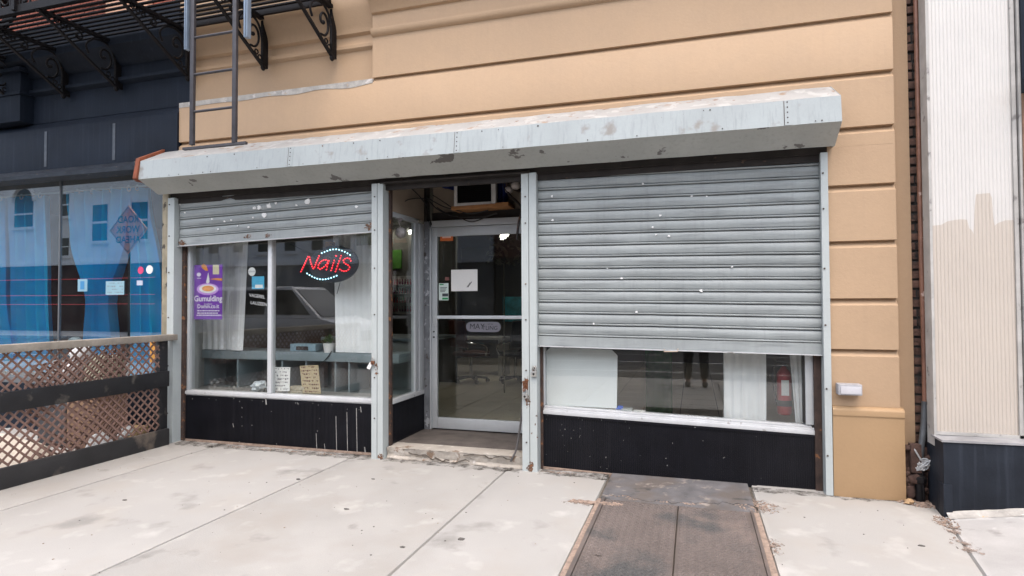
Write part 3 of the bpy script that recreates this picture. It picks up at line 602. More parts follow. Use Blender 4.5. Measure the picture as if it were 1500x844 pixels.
# ================================================================ roller shutters
SP = .1005
def slat_profile(z):
    return [(.016, z), (-.006, z + .002), (-.013, z + .007), (-.013, z + .013), (-.006, z + .018), (.014, z + .0195), (.014, z + .0225), (-.003, z + .024), (-.009, z + .045), (-.0105, z + .060), (-.008, z + .080), (-.001, z + .0945), (.016, z + .0965)]
def shutter(name, label, x0, x1, zb, zt_, tilt, Y, handle):
    xc = (x0 + x1) / 2; t = thing(name, label, 'shutter', (xc, Y, zb), 'roller shutters')
    w = MB(); z = zb + .092; pr = []
    while z < zt_: pr += slat_profile(z); z += SP
    n = 28; rn = random.Random(int(zb * 100)); dent = [(rn.uniform(x0, x1), rn.uniform(zb, zt_), rn.uniform(.1, .35), rn.uniform(-.012, .010)) for _ in range(16)]
    def co(x, y, z):
        for dx, dz, r_, a in dent:
            d = ((x - dx) / r_) ** 2 + ((z - dz) / .12) ** 2
            if d < 4: y += a * math.exp(-d); z += a * .35 * math.exp(-d)
        return (x, Y + y, z + tilt * (x - xc))
    vs = [co(lerp(x0, x1, i / n), y, zz) for y, zz in pr for i in range(n + 1)]
    w.smooth = True
    w.add(vs, [(j * (n + 1) + i, j * (n + 1) + i + 1, (j + 1) * (n + 1) + i + 1, (j + 1) * (n + 1) + i) for j in range(len(pr) - 1) for i in range(n)])
    bb_ = MB(); T = lambda x, z: z + tilt * (x - xc)
    def tb_(a, b, y0, y1, z0, z1): bb_.hexa([(a, y0, T(a, z0)), (b, y0, T(b, z0)), (b, y1, T(b, z0)), (a, y1, T(a, z0)), (a, y0, T(a, z1)), (b, y0, T(b, z1)), (b, y1, T(b, z1)), (a, y1, T(a, z1))])
    tb_(x0, x1, Y - .012, Y + .014, zb + .004, zb + .090); bb_.m = 1; tb_(x0, x1, Y - .034, Y + .016, zb - .004, zb + .003); bb_.m = 0
    part('bottom_bar', bb_, [galv, alu_dirty], t)
    # paint splashes that hit the slats
    w.smooth = False; w.m = 1
    if not handle:
        for px, py, r_ in ((381, 304, 3.5), (395, 302, 4), (374, 305, 2.5), (388, 315, 4), (452, 296, 4.5), (405, 298, 2), (330, 325, 1.5), (340, 323, 1.6), (365, 333, 1.6), (321, 336, 1.3), (523, 303, 2.2), (265, 300, 1.2), (272, 312, 1.2), (372, 319, 1.3), (349, 331, 1.2), (312, 321, 1.5), (435, 301, 1.5)):
            q = at(px, py, Y); w.prism(blob(q.x, q.z, r_ * .0066, r_ * .006, 10, .4, px), 'Y', Y - .0165, Y - .0055)
    else:
        for px, py, r_ in ((809, 288, 1.6), (967, 316, 1.6), (942, 270, 1.2), (1013, 288, 1.3), (980, 346, 2), (961, 344, 1.3), (911, 408, 1.8), (1027, 426, 2.2), (932, 457, 2), (1072, 391, 1.3), (1035, 288, 1.2), (890, 393, 1.3), (870, 474, 1.4), (810, 323, 1.5), (956, 333, 1.3)):
            q = at(px, py, Y); w.prism(blob(q.x, q.z, r_ * .0062, r_ * .005, 9, .45, px), 'Y', Y - .0165, Y - .0055)
    if not handle:
        w.m = 2
        for px, py, rx, rz in ((362, 347, .05, .02), (392, 345, .045, .018), (265, 357, .06, .03), (541, 332, .05, .03)):
            q = at(px, py, .025); w.prism(blob(q.x, q.z, rx, rz, 22, .6, px), 'Y', .0255, .0295)
    part('slat_curtain', w, [galv, white_flake, rust_bloom], t)
    return t
sl = shutter('roller_shutter', 'mostly raised crooked roller shutter with white paint splashes over the left window', -5.405, -2.995, 2.165, 2.70, .027, .04, False)
sr = shutter('roller_shutter', 'tall grey slatted roller shutter three quarters down over the right window', -1.338, .956, 1.092, 2.70, -.0145, .04, True)
w = MB(); q0, q1 = at(973, 514, 0), at(993, 513, 0)
w.tube([(q0.x, .03, q0.z + .012), (q0.x, -.015, q0.z + .012), (q0.x, -.022, q0.z - .006), (q1.x, -.022, q1.z - .010), (q1.x, -.015, q1.z + .008), (q1.x, .03, q1.z + .008)], .004, 6); part('pull_handle', w, M('tan_steel_rod', (.42, .35, .28), .5, metal=.4), sr)

# ================================================================ left display window
lw = thing('display_window', 'wide aluminium framed display window with a mullion left of the doorway', 'window', (-4.2, .15, .5))
YW = .15
w = MB(); w.box(-5.37, -2.996, .105, .20, .497, .553); w.box(-5.37, -2.996, .09, .105, .51, .545)
part('sill', w, alu_dirty, lw, bevel=.003)
w = MB(); w.box(-5.37, -5.335, .11, .19, .555, 2.60); w.box(-3.05, -2.996, .11, .19, .555, 2.60); w.box(-5.37, -2.996, .11, .19, 2.601, 2.655); lwf = part('frame', w, alu, lw, bevel=.003)
qm = at(397, 460, .14); w = MB(); w.box(qm.x - .024, qm.x + .024, .115, .185, .555, 2.60); part('mullion', w, M('pale_mullion', (.62, .645, .66), .4, metal=.15, var=.05), lwf, bevel=.003)
w = MB(); w.box(-5.334, qm.x - .026, .147, .153, .556, 2.6); part('pane', w, glass_shop, lwf); w = MB(); w.box(qm.x + .026, -3.052, .147, .153, .556, 2.6); part('pane', w, glass_shop, lwf)
w = MB(); w.box(-5.37, -2.996, .10, .2, .0, .495)
nr = 150
for i in range(nr):
    x = lerp(-5.365, -3.0, (i + .5) / nr); w.box(x - .0045, x + .0045, .0965, .0995, .02, .492)
w.m = 1; rn = random.Random(6)
for px, y0, y1, ww in ((463, 635, 664, .0022), (475, 650, 665, .002), (492, 610, 666, .003), (508, 604, 666, .0028), (522, 598, 668, .0032), (534, 655, 669, .006), (389, 583, 593, .006), (528, 596, 604, .004), (341, 620, 626, .002)):
    a, b = at(px, y0, .094), at(px + 1, y1, .094); w.bar((a.x, .0953, a.z), (b.x, .0953, max(.02, b.z)), .002, ww * 2, up=(1, 0, 0))
for _ in range(26):
    x = rn.uniform(-5.3, -3.05); z = rn.choice((rn.uniform(.03, .48), rn.uniform(.46, .49))); w.prism(blob(x, z, rn.uniform(.002, .005), rn.uniform(.002, .006), 7, .4, rn.randint(0, 999)), 'Y', .0945, .0963)
w.m = 2
w.box(-5.36, -3.0, .085, .10, -.02, .022)
part('kick_panel', w, [kick, scratch, dirt_m], lw)

# ================================================================ right display window (it sags to the right)
rw = thing('display_window', 'low strip of aluminium framed window showing under the tall shutter', 'window', (-.2, .15, .5))
sg = lambda x, z: z + (x + 1.34) * -.0262
def hx(mb, x0, x1, y0, y1, z0, z1): mb.hexa([(x0, y0, sg(x0, z0)), (x1, y0, sg(x1, z0)), (x1, y1, sg(x1, z0)), (x0, y1, sg(x0, z0)), (x0, y0, sg(x0, z1)), (x1, y0, sg(x1, z1)), (x1, y1, sg(x1, z1)), (x0, y1, sg(x0, z1))])
w = MB(); hx(w, -1.338, .93, .105, .2, .505, .545); hx(w, -1.338, .93, .085, .105, .495, .528); hx(w, -1.338, .89, .12, .20, .546, .562); part('sill', w, alu_dirty, rw, bevel=.003)
w = MB(); w.box(-1.336, -1.305, .11, .19, .563, 2.6); w.box(.845, .905, .11, .19, .51, 2.6); rwf = part('frame', w, alu, rw, bevel=.003)
w = MB(); w.box(.83, .843, .12, .18, .52, 2.6); part('seal', w, wire_m, rwf)
w = MB(); w.box(-1.304, .829, .147, .153, .515, 2.6); part('pane', w, glass_shop, rwf)
w = MB(); hx(w, -1.338, .905, .10, .2, .02, .493)
for i in range(140):
    x = lerp(-1.334, .90, (i + .5) / 140); w.hexa([(x - .0045, .0965, .02), (x + .0045, .0965, .02), (x + .0045, .0995, .02), (x - .0045, .0995, .02), (x - .0045, .0965, sg(x, .470)), (x + .0045, .0965, sg(x, .470)), (x + .0045, .0995, sg(x, .470)), (x - .0045, .0995, sg(x, .470))])
hx(w, -1.338, .905, .088, .0995, .474, .492)
w.m = 1; rn = random.Random(21)
for _ in range(38):
    x = rn.uniform(-1.3, .9) if rn.random() < .6 else rn.uniform(-1.3, -.6); z = rn.choice((rn.uniform(.04, .3), rn.uniform(.3, .5))); z = min(z, sg(x, .48)); w.prism(blob(x, z, rn.uniform(.0012, .0032), rn.uniform(.0015, .0045), 7, .4, rn.randint(0, 999)), 'Y', .0865 if z > sg(x, .472) else .0945, .0963)
w.m = 2; hx(w, -1.335, .9, .08, .10, -.03, .022)
part('kick_panel', w, [kick, scratch, dirt_m], rw)

# ================================================================ recessed entrance
XR_ = -2.862
en = thing('entrance_side_window', 'narrow side window above a black panel inside the entrance recess', 'window', (XR_, .5, .1))
w = MB(); w.box(XR_ - .05, XR_, .09, .93, .108, .500)
for i in range(30): y = .115 + i * .0275; w.box(XR_, XR_ + .003, y - .004, y + .004, .13, .49)
part('kick_panel', w, kick, en)
w = MB(); w.box(XR_ - .06, XR_ + .012, .09, .86, .502, .548); part('sill', w, alu_dirty, en, bevel=.003)
w = MB(); w.box(XR_ - .05, XR_, .09, .115, .55, 2.36); w.box(XR_ - .05, XR_, .66, .735, .55, 2.36); w.box(XR_ - .05, XR_ + .006, .75, .86, .55, 2.37); w.box(XR_ - .05, XR_ - .001, .116, .735, 2.361, 2.41); enf = part('frame', w, alu, en, bevel=.003)
w = MB(); w.box(XR_ - .028, XR_ - .022, .116, .659, .55, 2.36); part('pane', w, glass_door, enf)
es = thing('entrance_shell', 'tan boarded soffit panels and dark timber around the recessed doorway', 'doorway', (-2.2, .7, 2.4))
w = MB(); w.box(XR_ - .05, XR_ - .002, .09, .93, 2.412, 2.90); w.box(-2.79, -1.47, .965, .985, 2.44, 2.90); part('soffit_board', w, soffit_m, es)
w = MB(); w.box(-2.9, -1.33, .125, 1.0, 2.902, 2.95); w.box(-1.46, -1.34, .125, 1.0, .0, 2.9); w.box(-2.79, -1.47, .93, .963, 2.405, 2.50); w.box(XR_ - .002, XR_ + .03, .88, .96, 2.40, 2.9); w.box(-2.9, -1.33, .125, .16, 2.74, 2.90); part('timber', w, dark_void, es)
w = MB(); w.box(-2.858, -2.800, .865, .955, .11, 2.40); part('jamb', w, M('peeling_grey_jamb', (.15, .16, .175), .6, var=.3, vs=8, spots=[((.36, .37, .39), 12, .58, .04), ((.05, .045, .04), 14, .64, .03)], bump=.4), es, bevel=.004)

dr = thing('shop_door', 'grey aluminium framed glass door standing back in the recess', 'door', (-2.27, .9, .11))
x0, x1 = -2.795, -1.50
w = MB(); w.box(x0, x0 + .022, .87, .95, .112, 2.40); w.box(x0, x1, .87, .95, 2.335, 2.404); part('door_frame', w, alu, dr, bevel=.004)
w = MB(); w.box(x0 + .024, x0 + .085, .885, .93, .125, 2.33); w.box(x0 + .086, x1 - .09, .885, .93, .125, .245); w.box(x0 + .086, x1 - .09, .885, .93, 2.23, 2.33); w.box(x1 - .089, x1 - .02, .885, .93, .125, 2.33); drf = part('leaf_frame', w, alu, dr, bevel=.004)
q = at(700, 465, .88); w = MB(); w.box(x0 + .086, x1 - .09, .872, .884, q.z - .016, q.z + .018); part('push_bar', w, M('pale_push_bar', (.60, .63, .66), .35, metal=.3), dr, bevel=.003)
w = MB(); w.box(x0 + .087, x1 - .091, .905, .911, .246, 2.229); part('pane', w, glass_door, drf)
w = MB(); a, b = at(634, 440, .88), at(641, 478, .88); w.box(a.x, b.x, .868, .884, b.z, 1.86); part('lock_cover', w, alu, drf, bevel=.003)
w = MB(); q = at(635.5, 486, .88); w.disc((q.x, .882, q.z), .009, 'Y', .012, 12); q = at(635.5, 494, .88); w.disc((q.x, .881, q.z), .010, 'Y', .012, 12); part('keyhole', w, wire_m, drf)

def sheet(name, label, cat, px0, py0, px1, py1, Y, m, group=None, t=.0015):
    a, b, c, d = at(px0, py1, Y), at(px1, py1, Y), at(px1, py0, Y), at(px0, py0, Y)
    w = MB(); w.slab([(a.x, Y, (a.z + b.z) / 2), (b.x, Y, (a.z + b.z) / 2), (b.x, Y, (c.z + d.z) / 2), (a.x, Y, (c.z + d.z) / 2)], (0, -t, 0))
    return solo(name, w, m, label, cat, ((a.x + b.x) / 2, Y, (a.z + b.z) / 2), group)
YD = .903
or_m = M('orange_sticker', (.62, .14, .025), .5, var=.04)
o = sheet('sticker', 'small orange sticker with a pale box at the top of the door glass', 'sticker', 645, 339, 663.5, 353, YD, or_m)
w = MB(); a, b = at(648, 349, YD), at(660.5, 342, YD); w.box(a.x, b.x, YD - .003, YD - .002, a.z, b.z); part('pale_box', w, M('pale_pink', (.80, .55, .45), .5, var=.02), o)
w = MB(); w.text('HOURS', .022, ((a.x + b.x) / 2, YD - .0035, (a.z + b.z) / 2)); part('lettering', w, or_m, o)
o = sheet('paper_notice', 'blank white paper taped to the middle of the door glass', 'paper', 661, 395, 699.5, 426.5, YD, white_paper)
w = MB(); a, b = at(684, 421, YD), at(689, 414, YD); w.bar((a.x, YD - .0025, a.z), (b.x, YD - .0025, b.z), .001, .006, up=(1, 0, 0)); w.bar((a.x + .012, YD - .0025, a.z), (b.x + .018, YD - .0025, b.z + .01), .001, .006, up=(1, 0, 0)); part('pen_mark', w, wire_m, o)
o = sheet('permit_card', 'small white and green permit card on the door glass beside the stile', 'card', 643, 415, 657, 440, YD, M('pale_card', (.62, .72, .68), .6, var=.05))
w = MB(); a, b = at(648, 439, YD), at(656.6, 436, YD); w.box(a.x, b.x, YD - .003, YD - .002, a.z, b.z); a, b = at(644, 417.6, YD), at(650, 416, YD); w.box(a.x, b.x, YD - .003, YD - .002, a.z, b.z); part('green_band', w, M('green_print', (.03, .30, .10), .6), o)
w = MB(); a, b = at(648, 434.5, YD), at(656.6, 430, YD); w.box(a.x, b.x, YD - .003, YD - .002, a.z, b.z)
for kk in range(4): a, b = at(645, 421 + kk * 2, YD), at(655 - kk, 421.7 + kk * 2, YD); w.box(a.x, b.x, YD - .003, YD - .002, b.z, a.z)
part('dark_print', w, M('dark_print', (.05, .06, .07), .6), o)
o = sheet('sticker', 'tiny dark red sticker just above the permit card', 'sticker', 652, 406, 658, 411, YD, M('dull_red_sticker', (.22, .09, .08), .6))
# oval decal with lettering
q = at(708, 479, YD); w = MB(); a, b = at(683, 479, YD), at(734, 479, YD)
rx, rz = (b.x - a.x) / 2, .055
pl = []
for sgn, a0 in ((1, -90), (-1, 90)):
    for kk in range(9): th = R(a0 + kk * 22.5); pl.append((q.x + sgn * (rx - rz) + rz * math.cos(th), q.z + rz * math.sin(th)))
w.prism(pl, 'Y', YD - .001, YD); o = solo('oval_decal', w, M('grey_decal', (.16, .16, .19), .5), 'rounded grey decal with dark lettering below the push bar', 'decal', q)
w = MB(); w.text('MAY', .085, (q.x - .075, YD - .002, q.z + .002), shear=.1); w.text('TLING', .062, (q.x + .075, YD - .002, q.z - .012), shear=.05); w.text('nail spa', .02, (q.x + .08, YD - .002, q.z + .032)); part('lettering', w, M('decal_ink', (.012, .012, .016), .5), o)

# air conditioner above the door, on its board
ac = thing('air_conditioner', 'window air conditioner with white frame jutting out above the door', 'air conditioner', (-2.24, .85, 2.56))
a, b = at(666, 303, .72), at(727, 300, .72); zt2 = at(668, 250, .72).z
w = MB(); w.box(a.x + .03, b.x - .03, .72, 1.5, a.z + .03, 2.88); part('cabinet', w, M('dark_ac_case', (.05, .05, .052), .6), ac)
w = MB(); w.box(a.x, a.x + .035, .70, .76, a.z, 2.895); w.box(b.x - .05, b.x, .70, .76, a.z, 2.895); w.box(a.x + .036, b.x - .051, .70, .76, a.z, a.z + .033); w.box(a.x + .036, b.x - .051, .70, .76, 2.86, 2.895); part('front_frame', w, M('grimy_white_frame', (.52, .51, .49), .5, var=.1, vs=9, spots=[((.2, .17, .14), 12, .68, .05)]), ac, bevel=.004)
w = MB(); w.box(a.x + .036, b.x - .051, .7125, .719, a.z + .034, 2.859)
for kk in range(15): z = a.z + .045 + kk * .022; w.box(a.x + .037, b.x - .052, .708, .712, z, z + .006)
part('grille', w, M('black_grille', (.004, .004, .004), .8, spec=.1), ac)
w = MB(); a, b = at(666, 312, .80), at(735, 306, .80); w.hexa([(a.x, .70, 2.485), (b.x + .1, .70, 2.50), (b.x + .1, .95, 2.50), (a.x, .95, 2.485), (a.x, .70, 2.525), (b.x + .1, .70, 2.54), (b.x + .1, .95, 2.54), (a.x, .95, 2.525)]); solo('support_board', w, M('raw_orange_board', (.36, .17, .065), .75, var=.3, vs=7, bump=.4), 'rough orange brown board under the air conditioner', 'board', (-2.2, .8, 2.5), bevel=.004)
bt = M('blue_tarp', (.012, .025, .13), .5, var=.2)
w = MB(); a, b = at(646, 263, .9), at(666, 276, .9); w.grid(lambda u, v: (lerp(a.x, b.x, u), .93 + .02 * math.sin(u * 9 + v * 4), lerp(b.z - .02, 2.9, v) + .04 * (1 - u) * (1 - v)), 10, 6); solo('blue_tarp', w, bt, 'small scrap of blue tarpaulin tucked left of the air conditioner', 'tarpaulin', (a.x, .93, 2.8))
w = MB(); a, b = at(728, 262, .85), at(737, 300, .85); w.grid(lambda u, v: (lerp(a.x, b.x + .04, u), .86 + .03 * math.sin(u * 7), lerp(b.z, 2.89, v)), 8, 6); solo('blue_tarp', w, bt, 'dark blue tarpaulin hanging right of the air conditioner', 'tarpaulin', (b.x, .86, 2.7))
fx = thing('security_light', 'round white twin lamp fitting in the dark corner above the door', 'lamp', at(753, 274, .75))
q = at(753, 274, .75); w = MB(); w.ball(q + Vector((.02, 0, .015)), (.055, .05, .045), 12, 8); w.ball(q + Vector((-.055, 0, -.025)), (.045, .05, .04), 12, 8); part('bulb', w, M('dusty_white_glass', (.52, .47, .44), .4), fx)
w = MB(); w.tube([q + Vector((-.09, .03, .0)), q + Vector((-.08, .03, .07)), q + Vector((0, .04, .10)), q + Vector((.07, .04, .08))], .008, 6); w.box(q.x - .02, q.x + .02, q.y + .03, .96, q.z - .02, q.z + .02); part('bracket', w, dark_rust, fx)
# loose wires and conduit in the recess
ws = thing('loose_wires', 'tangle of dark loose wires strung across the top of the doorway', 'wires', (-2.4, .7, 2.6))
for pts in (((594, 268, .3), (613, 286, .6), (626, 302, .86)), ((584, 302, .35), (600, 292, .5), (624, 292, .86), (640, 306, .9), (660, 316, .9)), ((628, 262, .85), (624, 285, .85), (628, 312, .85), (632, 330, .86)), ((626, 290, .84), (648, 302, .86), (668, 308, .75), (690, 313, .72), (715, 308, .7)), ((668, 316, .84), (690, 325, .84), (712, 318, .84), (727, 312, .84)), ((742, 262, .7), (738, 274, .7), (752, 292, .6), (763, 304, .55), (760, 330, .5), (757, 352, .5)), ((640, 304, .86), (662, 316, .86), (700, 318, .86), (728, 313, .86)), ((634, 286, .84), (650, 296, .84), (664, 306, .78))):
    part('wire', MB().tube(bez([at(*p) for p in pts], 8), .006, 6), wire_m, ws)
w = MB().tube(bez([at(742, 268, .72), at(745, 284, .72), at(763, 303, .6), at(760, 326, .55), at(757, 350, .55)], 8), .013, 8); part('conduit', w, dark_rust, ws)
pl_ = thing('hanging_lamp', 'dusty round lamp hanging on strings at the left of the recess', 'lamp', at(583, 338, .3))
q = at(587, 341, .3); qt = at(581, 262, .3); qm_ = at(583, 318, .3)
w = MB(); w.ball(q, (.058, .05, .055), 14, 9, .03); part('lamp_head', w, M('dusty_grey_lamp', (.27, .255, .25), .6, var=.4, vs=30, bump=.5), pl_)
w = MB(); w.tube([qt, qm_, q + Vector((0, 0, .04))], .0035, 6); w.tube(bez([qm_ + Vector((-.07, 0, .02)), qm_ + Vector((-.02, 0, .06)), qm_ + Vector((.005, 0, .02)), qm_ + Vector((.015, 0, -.02))], 6), .006, 6); part('string', w, M('grey_string', (.35, .33, .32), .8), pl_)
w = MB(); rn = random.Random(2)
for _ in range(14):
    a = qm_ + Vector((rn.uniform(-.02, .03), rn.uniform(-.02, .02), rn.uniform(-.06, .03))); w.tube([a, a + Vector((rn.uniform(-.03, .03), 0, rn.uniform(-.05, .01)))], .005, 5)
part('bracket', w, M('grey_rag', (.22, .20, .20), .8), pl_)

# padlocks and chain
def padlock(q, label, m, s=1.0, disc=False):
    t = thing('padlock', label, 'padlock', q, 'padlocks on the guide posts'); q = Vector(q)
    w = MB()
    if disc: w.disc(q, .026 * s, 'Y', .022, 20)
    else: w.box(q.x - .026 * s, q.x + .026 * s, q.y - .012, q.y + .012, q.z - .03 * s, q.z + .02 * s)
    part('body', w, m, t, bevel=.005)
    w = MB(); w.tube([q + Vector((-.016 * s, 0, .015)), q + Vector((-.016 * s, 0, .045 * s))] + [q + Vector((.016 * s * math.cos(a), 0, .045 * s + .018 * math.sin(a))) for a in (2.4, 1.57, .7)] + [q + Vector((.016 * s, 0, .045 * s)), q + Vector((.016 * s, 0, .015))], .0045, 8); part('shackle', w, steel, t)
    w = MB(); w.disc(q + Vector((0, -.0125, -.005)), .010 * s, 'Y', .003, 14); w.box(q.x - .002, q.x + .002, q.y - .0165, q.y - .014, q.z - .018, q.z - .006); part('keyway', w, wire_m, t)
    return t
padlock(at(782, 547, -.05), 'square steel padlock higher up on the post right of the door', steel)
padlock(at(769, 580, -.055), 'round steel padlock on a rusty hasp lower on the post', steel, 1.0, True)
padlock(at(546, 531, -.05), 'small rusty padlock with a white tag on the post by the left window', rusty, .7)
w = MB(); a = at(541, 535, -.055); w.slab([a + Vector((-.03, 0, -.03)), a + Vector((.005, 0, -.042)), a + Vector((.035, 0, .018)), a + Vector((.005, 0, .03))], (0, .003, 0)); solo('paper_tag', w, white_paper, 'white paper tag hanging from the small rusty padlock', 'tag', a)
hs = thing('rusty_hasp', 'rusted hasp and chain links on the post right of the door', 'hasp', at(770, 566, -.04))
w = MB(); q = at(770, 563, -.036); w.box(q.x - .022, q.x + .022, -.045, -.0345, q.z - .05, q.z + .03); part('plate', w, rusty, hs, bevel=.004)
w = MB()
for kk in range(4):
    c = q + Vector((.008 * (-1) ** kk, -.022, .03 - kk * .024)); w.tube([c + Vector((.011 * math.cos(a * .785), .008 * math.sin(a * .785) * (kk % 2), .017 * math.sin(a * .785))) for a in range(8)], .0045, 6, closed=True)
part('chain', w, rusty, hs)
w = MB().tube(bez([at(765, 588, .03), at(764, 610, .04), at(757, 655, .03), at(752, 668, .02), at(748, 676, .02)], 10), .009, 8); solo('cable', w, M('grey_cable', (.09, .085, .085), .6), 'dark grey cable hanging down beside the post into the doorway', 'cable', at(760, 640, .03))
# ================================================================ things in the left display window
def curtain(name, label, cat, edge, zt_, zb, Y, m, pleats=6, amp=.02, group=None, nv=14, top=None, ragged=0):
    """edge(v) -> (x left, x right) with v from 0 at the top to 1 at the hem"""
    w = MB(); ph = random.uniform(0, 6)
    def fn(u, v):
        a, b = edge(v); x = lerp(a, b, u)
        return (x + .004 * math.sin(u * 31 + v * 3), Y + amp * math.sin(u * pleats * 2 * math.pi + ph + .5 * math.sin(v * 3)) * (.6 + .4 * math.sin(u * 11 + ph) ** 2), lerp(zt_, zb, v) + (ragged * math.sin(u * 17) if v == 1 else 0))
    w.grid(fn, max(24, pleats * 8), nv); a, b = edge(0)
    return solo(name, w, m, label, cat, ((a + b) / 2, Y, zt_), group)
YC = .56
def X(px, py, Y): return at(px, py, Y).x
ct = thing('display_counter', 'grey blue cubbyhole counter standing behind the left window glass', 'counter', (-4.4, .7, .45))
zc = .955
w = MB(); w.box(-5.62, -2.99, YC - .03, YC + .42, zc - .095, zc); part('counter_top', w, grey_counter, ct, bevel=.003)
for px in (293, 349, 414, 449, 492, 512): x = X(px, 540, YC); w = MB(); w.box(x - .010, x + .010, YC - .01, YC + .40, .53, zc - .096); part('divider', w, grey_counter, ct)
w = MB(); w.box(-5.62, -2.99, YC + .401, YC + .42, .53, zc - .096); w.box(-5.62, -2.99, YC, YC + .40, .50, .529); part('back_board', w, counter_in, ct)
w = MB(); w.box(-5.62, -2.99, .201, YC + .0, .40, .528); w.box(-5.62, -2.99, YC + .42, YC + .44, .1, .95); part('display_floor', w, M('dusty_display_floor', (.30, .30, .29), .7, var=.2, vs=5, spots=[((.12, .11, .10), 6, .6, .1)]), ct)
w = MB(); w.slab([(-5.385, .19, .45), (-5.62, .62, .45), (-5.62, .62, 2.6), (-5.385, .19, 2.6)], (-.03, -.02, 0)); part('side_board', w, display_wall, ct)
bl = 'white blind strips and curtains in the shop windows'
zT = 2.45
def edges(px0t, px1t, px0b, px1b, yt, yb, Y):
    a, b, c, d = X(px0t, yt, Y), X(px1t, yt, Y), X(px0b, yb, Y), X(px1b, yb, Y)
    return lambda v: (lerp(a, c, v), lerp(b, d, v))
curtain('curtain', 'white curtain panel hanging behind the purple poster', 'curtain', edges(284, 338, 297, 331, 330, 510, YC), zT, zc + .006, YC, blind_m, 4, .009, bl)
curtain('curtain', 'narrow white curtain strip between the poster and the slanting strip', 'curtain', edges(334, 347, 330, 343, 330, 510, YC + .03), zT, zc + .006, YC + .035, blind_m, 1, .008, bl)
curtain('curtain', 'slanting white curtain strip left of the blue sticker', 'curtain', edges(348, 366, 340, 357, 330, 510, YC - .03), zT, zc + .006, YC - .05, blind_m, 1, .008, bl)
curtain('curtain', 'broad white curtain hanging beside the red light sign', 'curtain', edges(487, 552, 492, 551, 330, 515, YC), 2.50, zc + .006, YC, blind_m, 7, .006, bl)
w = MB(); rn = random.Random(4); a, b = at(522, 345, YC - .03), at(548, 359, YC - .03)
w.grid(lambda u, v: (lerp(a.x, b.x, u), YC - .03 + .006 * math.sin(u * 40), lerp(b.z, a.z + .05, v)), 16, 3); solo('lace_valance', w, sheer('lace', (.55, .56, .47), .4, .2), 'strip of patterned lace valance at the top of the broad curtain', 'valance', (a.x, YC - .03, a.z))

# light sign
Ys = .27
sn = thing('light_sign', 'oval black light sign with red dotted letters and blue dot arcs', 'sign', at(487, 388, Ys))
zp = lambda p: at(420 + p[0] / 9.38, 340 + p[1] / 9.38, Ys)
c = zp((640, 440)); w = MB(); pl = []
for kk in range(40):
    th = 2 * math.pi * kk / 40; p = zp((640 + 335 * math.cos(th) , 440 + 255 * math.sin(th) - 20 * math.cos(th))); pl.append((p.x, p.z))
w.prism(pl, 'Y', Ys, Ys + .03); part('backing', w, M('black_sign_board', (.016, .018, .022), .35), sn, bevel=.004)
red = E('red_led', (1.0, .035, .05), 2.2); redd = E('red_tube', (.42, .003, .008), .16); cyan = E('blue_led', (.40, .85, 1.0), 2.2)
def dense(pts, step):
    out = []; pts = [Vector(p) for p in pts]
    L_ = sum((b - a).length for a, b in zip(pts[:-1], pts[1:])); n = max(2, int(L_ / step)); acc = 0; k = 0
    for i in range(n + 1):
        d = L_ * i / n; s_ = 0
        for a, b in zip(pts[:-1], pts[1:]):
            l = (b - a).length
            if s_ + l >= d - 1e-9: out.append(a.lerp(b, (d - s_) / l)); break
            s_ += l
    return out
LET = [[[(205, 545), (255, 440), (312, 332), (340, 420), (378, 505), (415, 420), (455, 328)]],
       [[(575, 398), (540, 382), (490, 400), (450, 445), (440, 490), (470, 512), (520, 480), (560, 440), (585, 395)], [(585, 395), (570, 450), (555, 518)]],
       [[(662, 390), (640, 460), (620, 530)], [(684, 326), (692, 332)]],
       [[(757, 325), (715, 440), (678, 545)]],
       [[(890, 398), (865, 362), (815, 365), (785, 395), (810, 435), (855, 460), (872, 492), (840, 530), (785, 538), (738, 515)]]]
for L_ in LET:
    w = MB()
    for st_ in L_:
        p3 = [zp(p) for p in st_]; p3 = [Vector((p.x, Ys - .004, p.z)) for p in p3]; cv = bez(p3, 5) if len(p3) > 3 else p3
        w.m = 1; w.tube(cv, .0075, 6); w.m = 0
        for d in dense(cv, .026): w.ball(d + Vector((0, -.010, 0)), (.0055, .005, .0055), 8, 5)
    part('letter', w, [red, redd], sn)
for arc in ([(485, 290), (560, 260), (610, 243), (680, 238), (740, 248), (800, 272), (875, 315)], [(285, 570), (350, 610), (420, 640), (490, 652), (570, 643), (640, 620), (690, 600)]):
    w = MB(); p3 = [zp(p) for p in arc]
    for d in dense(bez([Vector((p.x, Ys - .006, p.z)) for p in p3], 5), .034): w.ball(d, (.0072, .006, .0072), 8, 5)
    part('dot_arc', w, cyan, sn)
for p0_, p1_ in (((40, 160), (330, 300)), ((590, 150), (720, 215)), ((735, 690), (690, 850))): part('hanging_wire', MB().tube([zp(p0_), zp(p1_)], .003, 5), wire_m, sn)
w = MB(); a, b = zp((485, 205)), zp((580, 125)); w.box(a.x, b.x, Ys + .05, Ys + .12, a.z, b.z); solo('wood_block', w, M('tan_block', (.42, .22, .07), .7), 'small tan wooden block above the light sign', 'block', a)

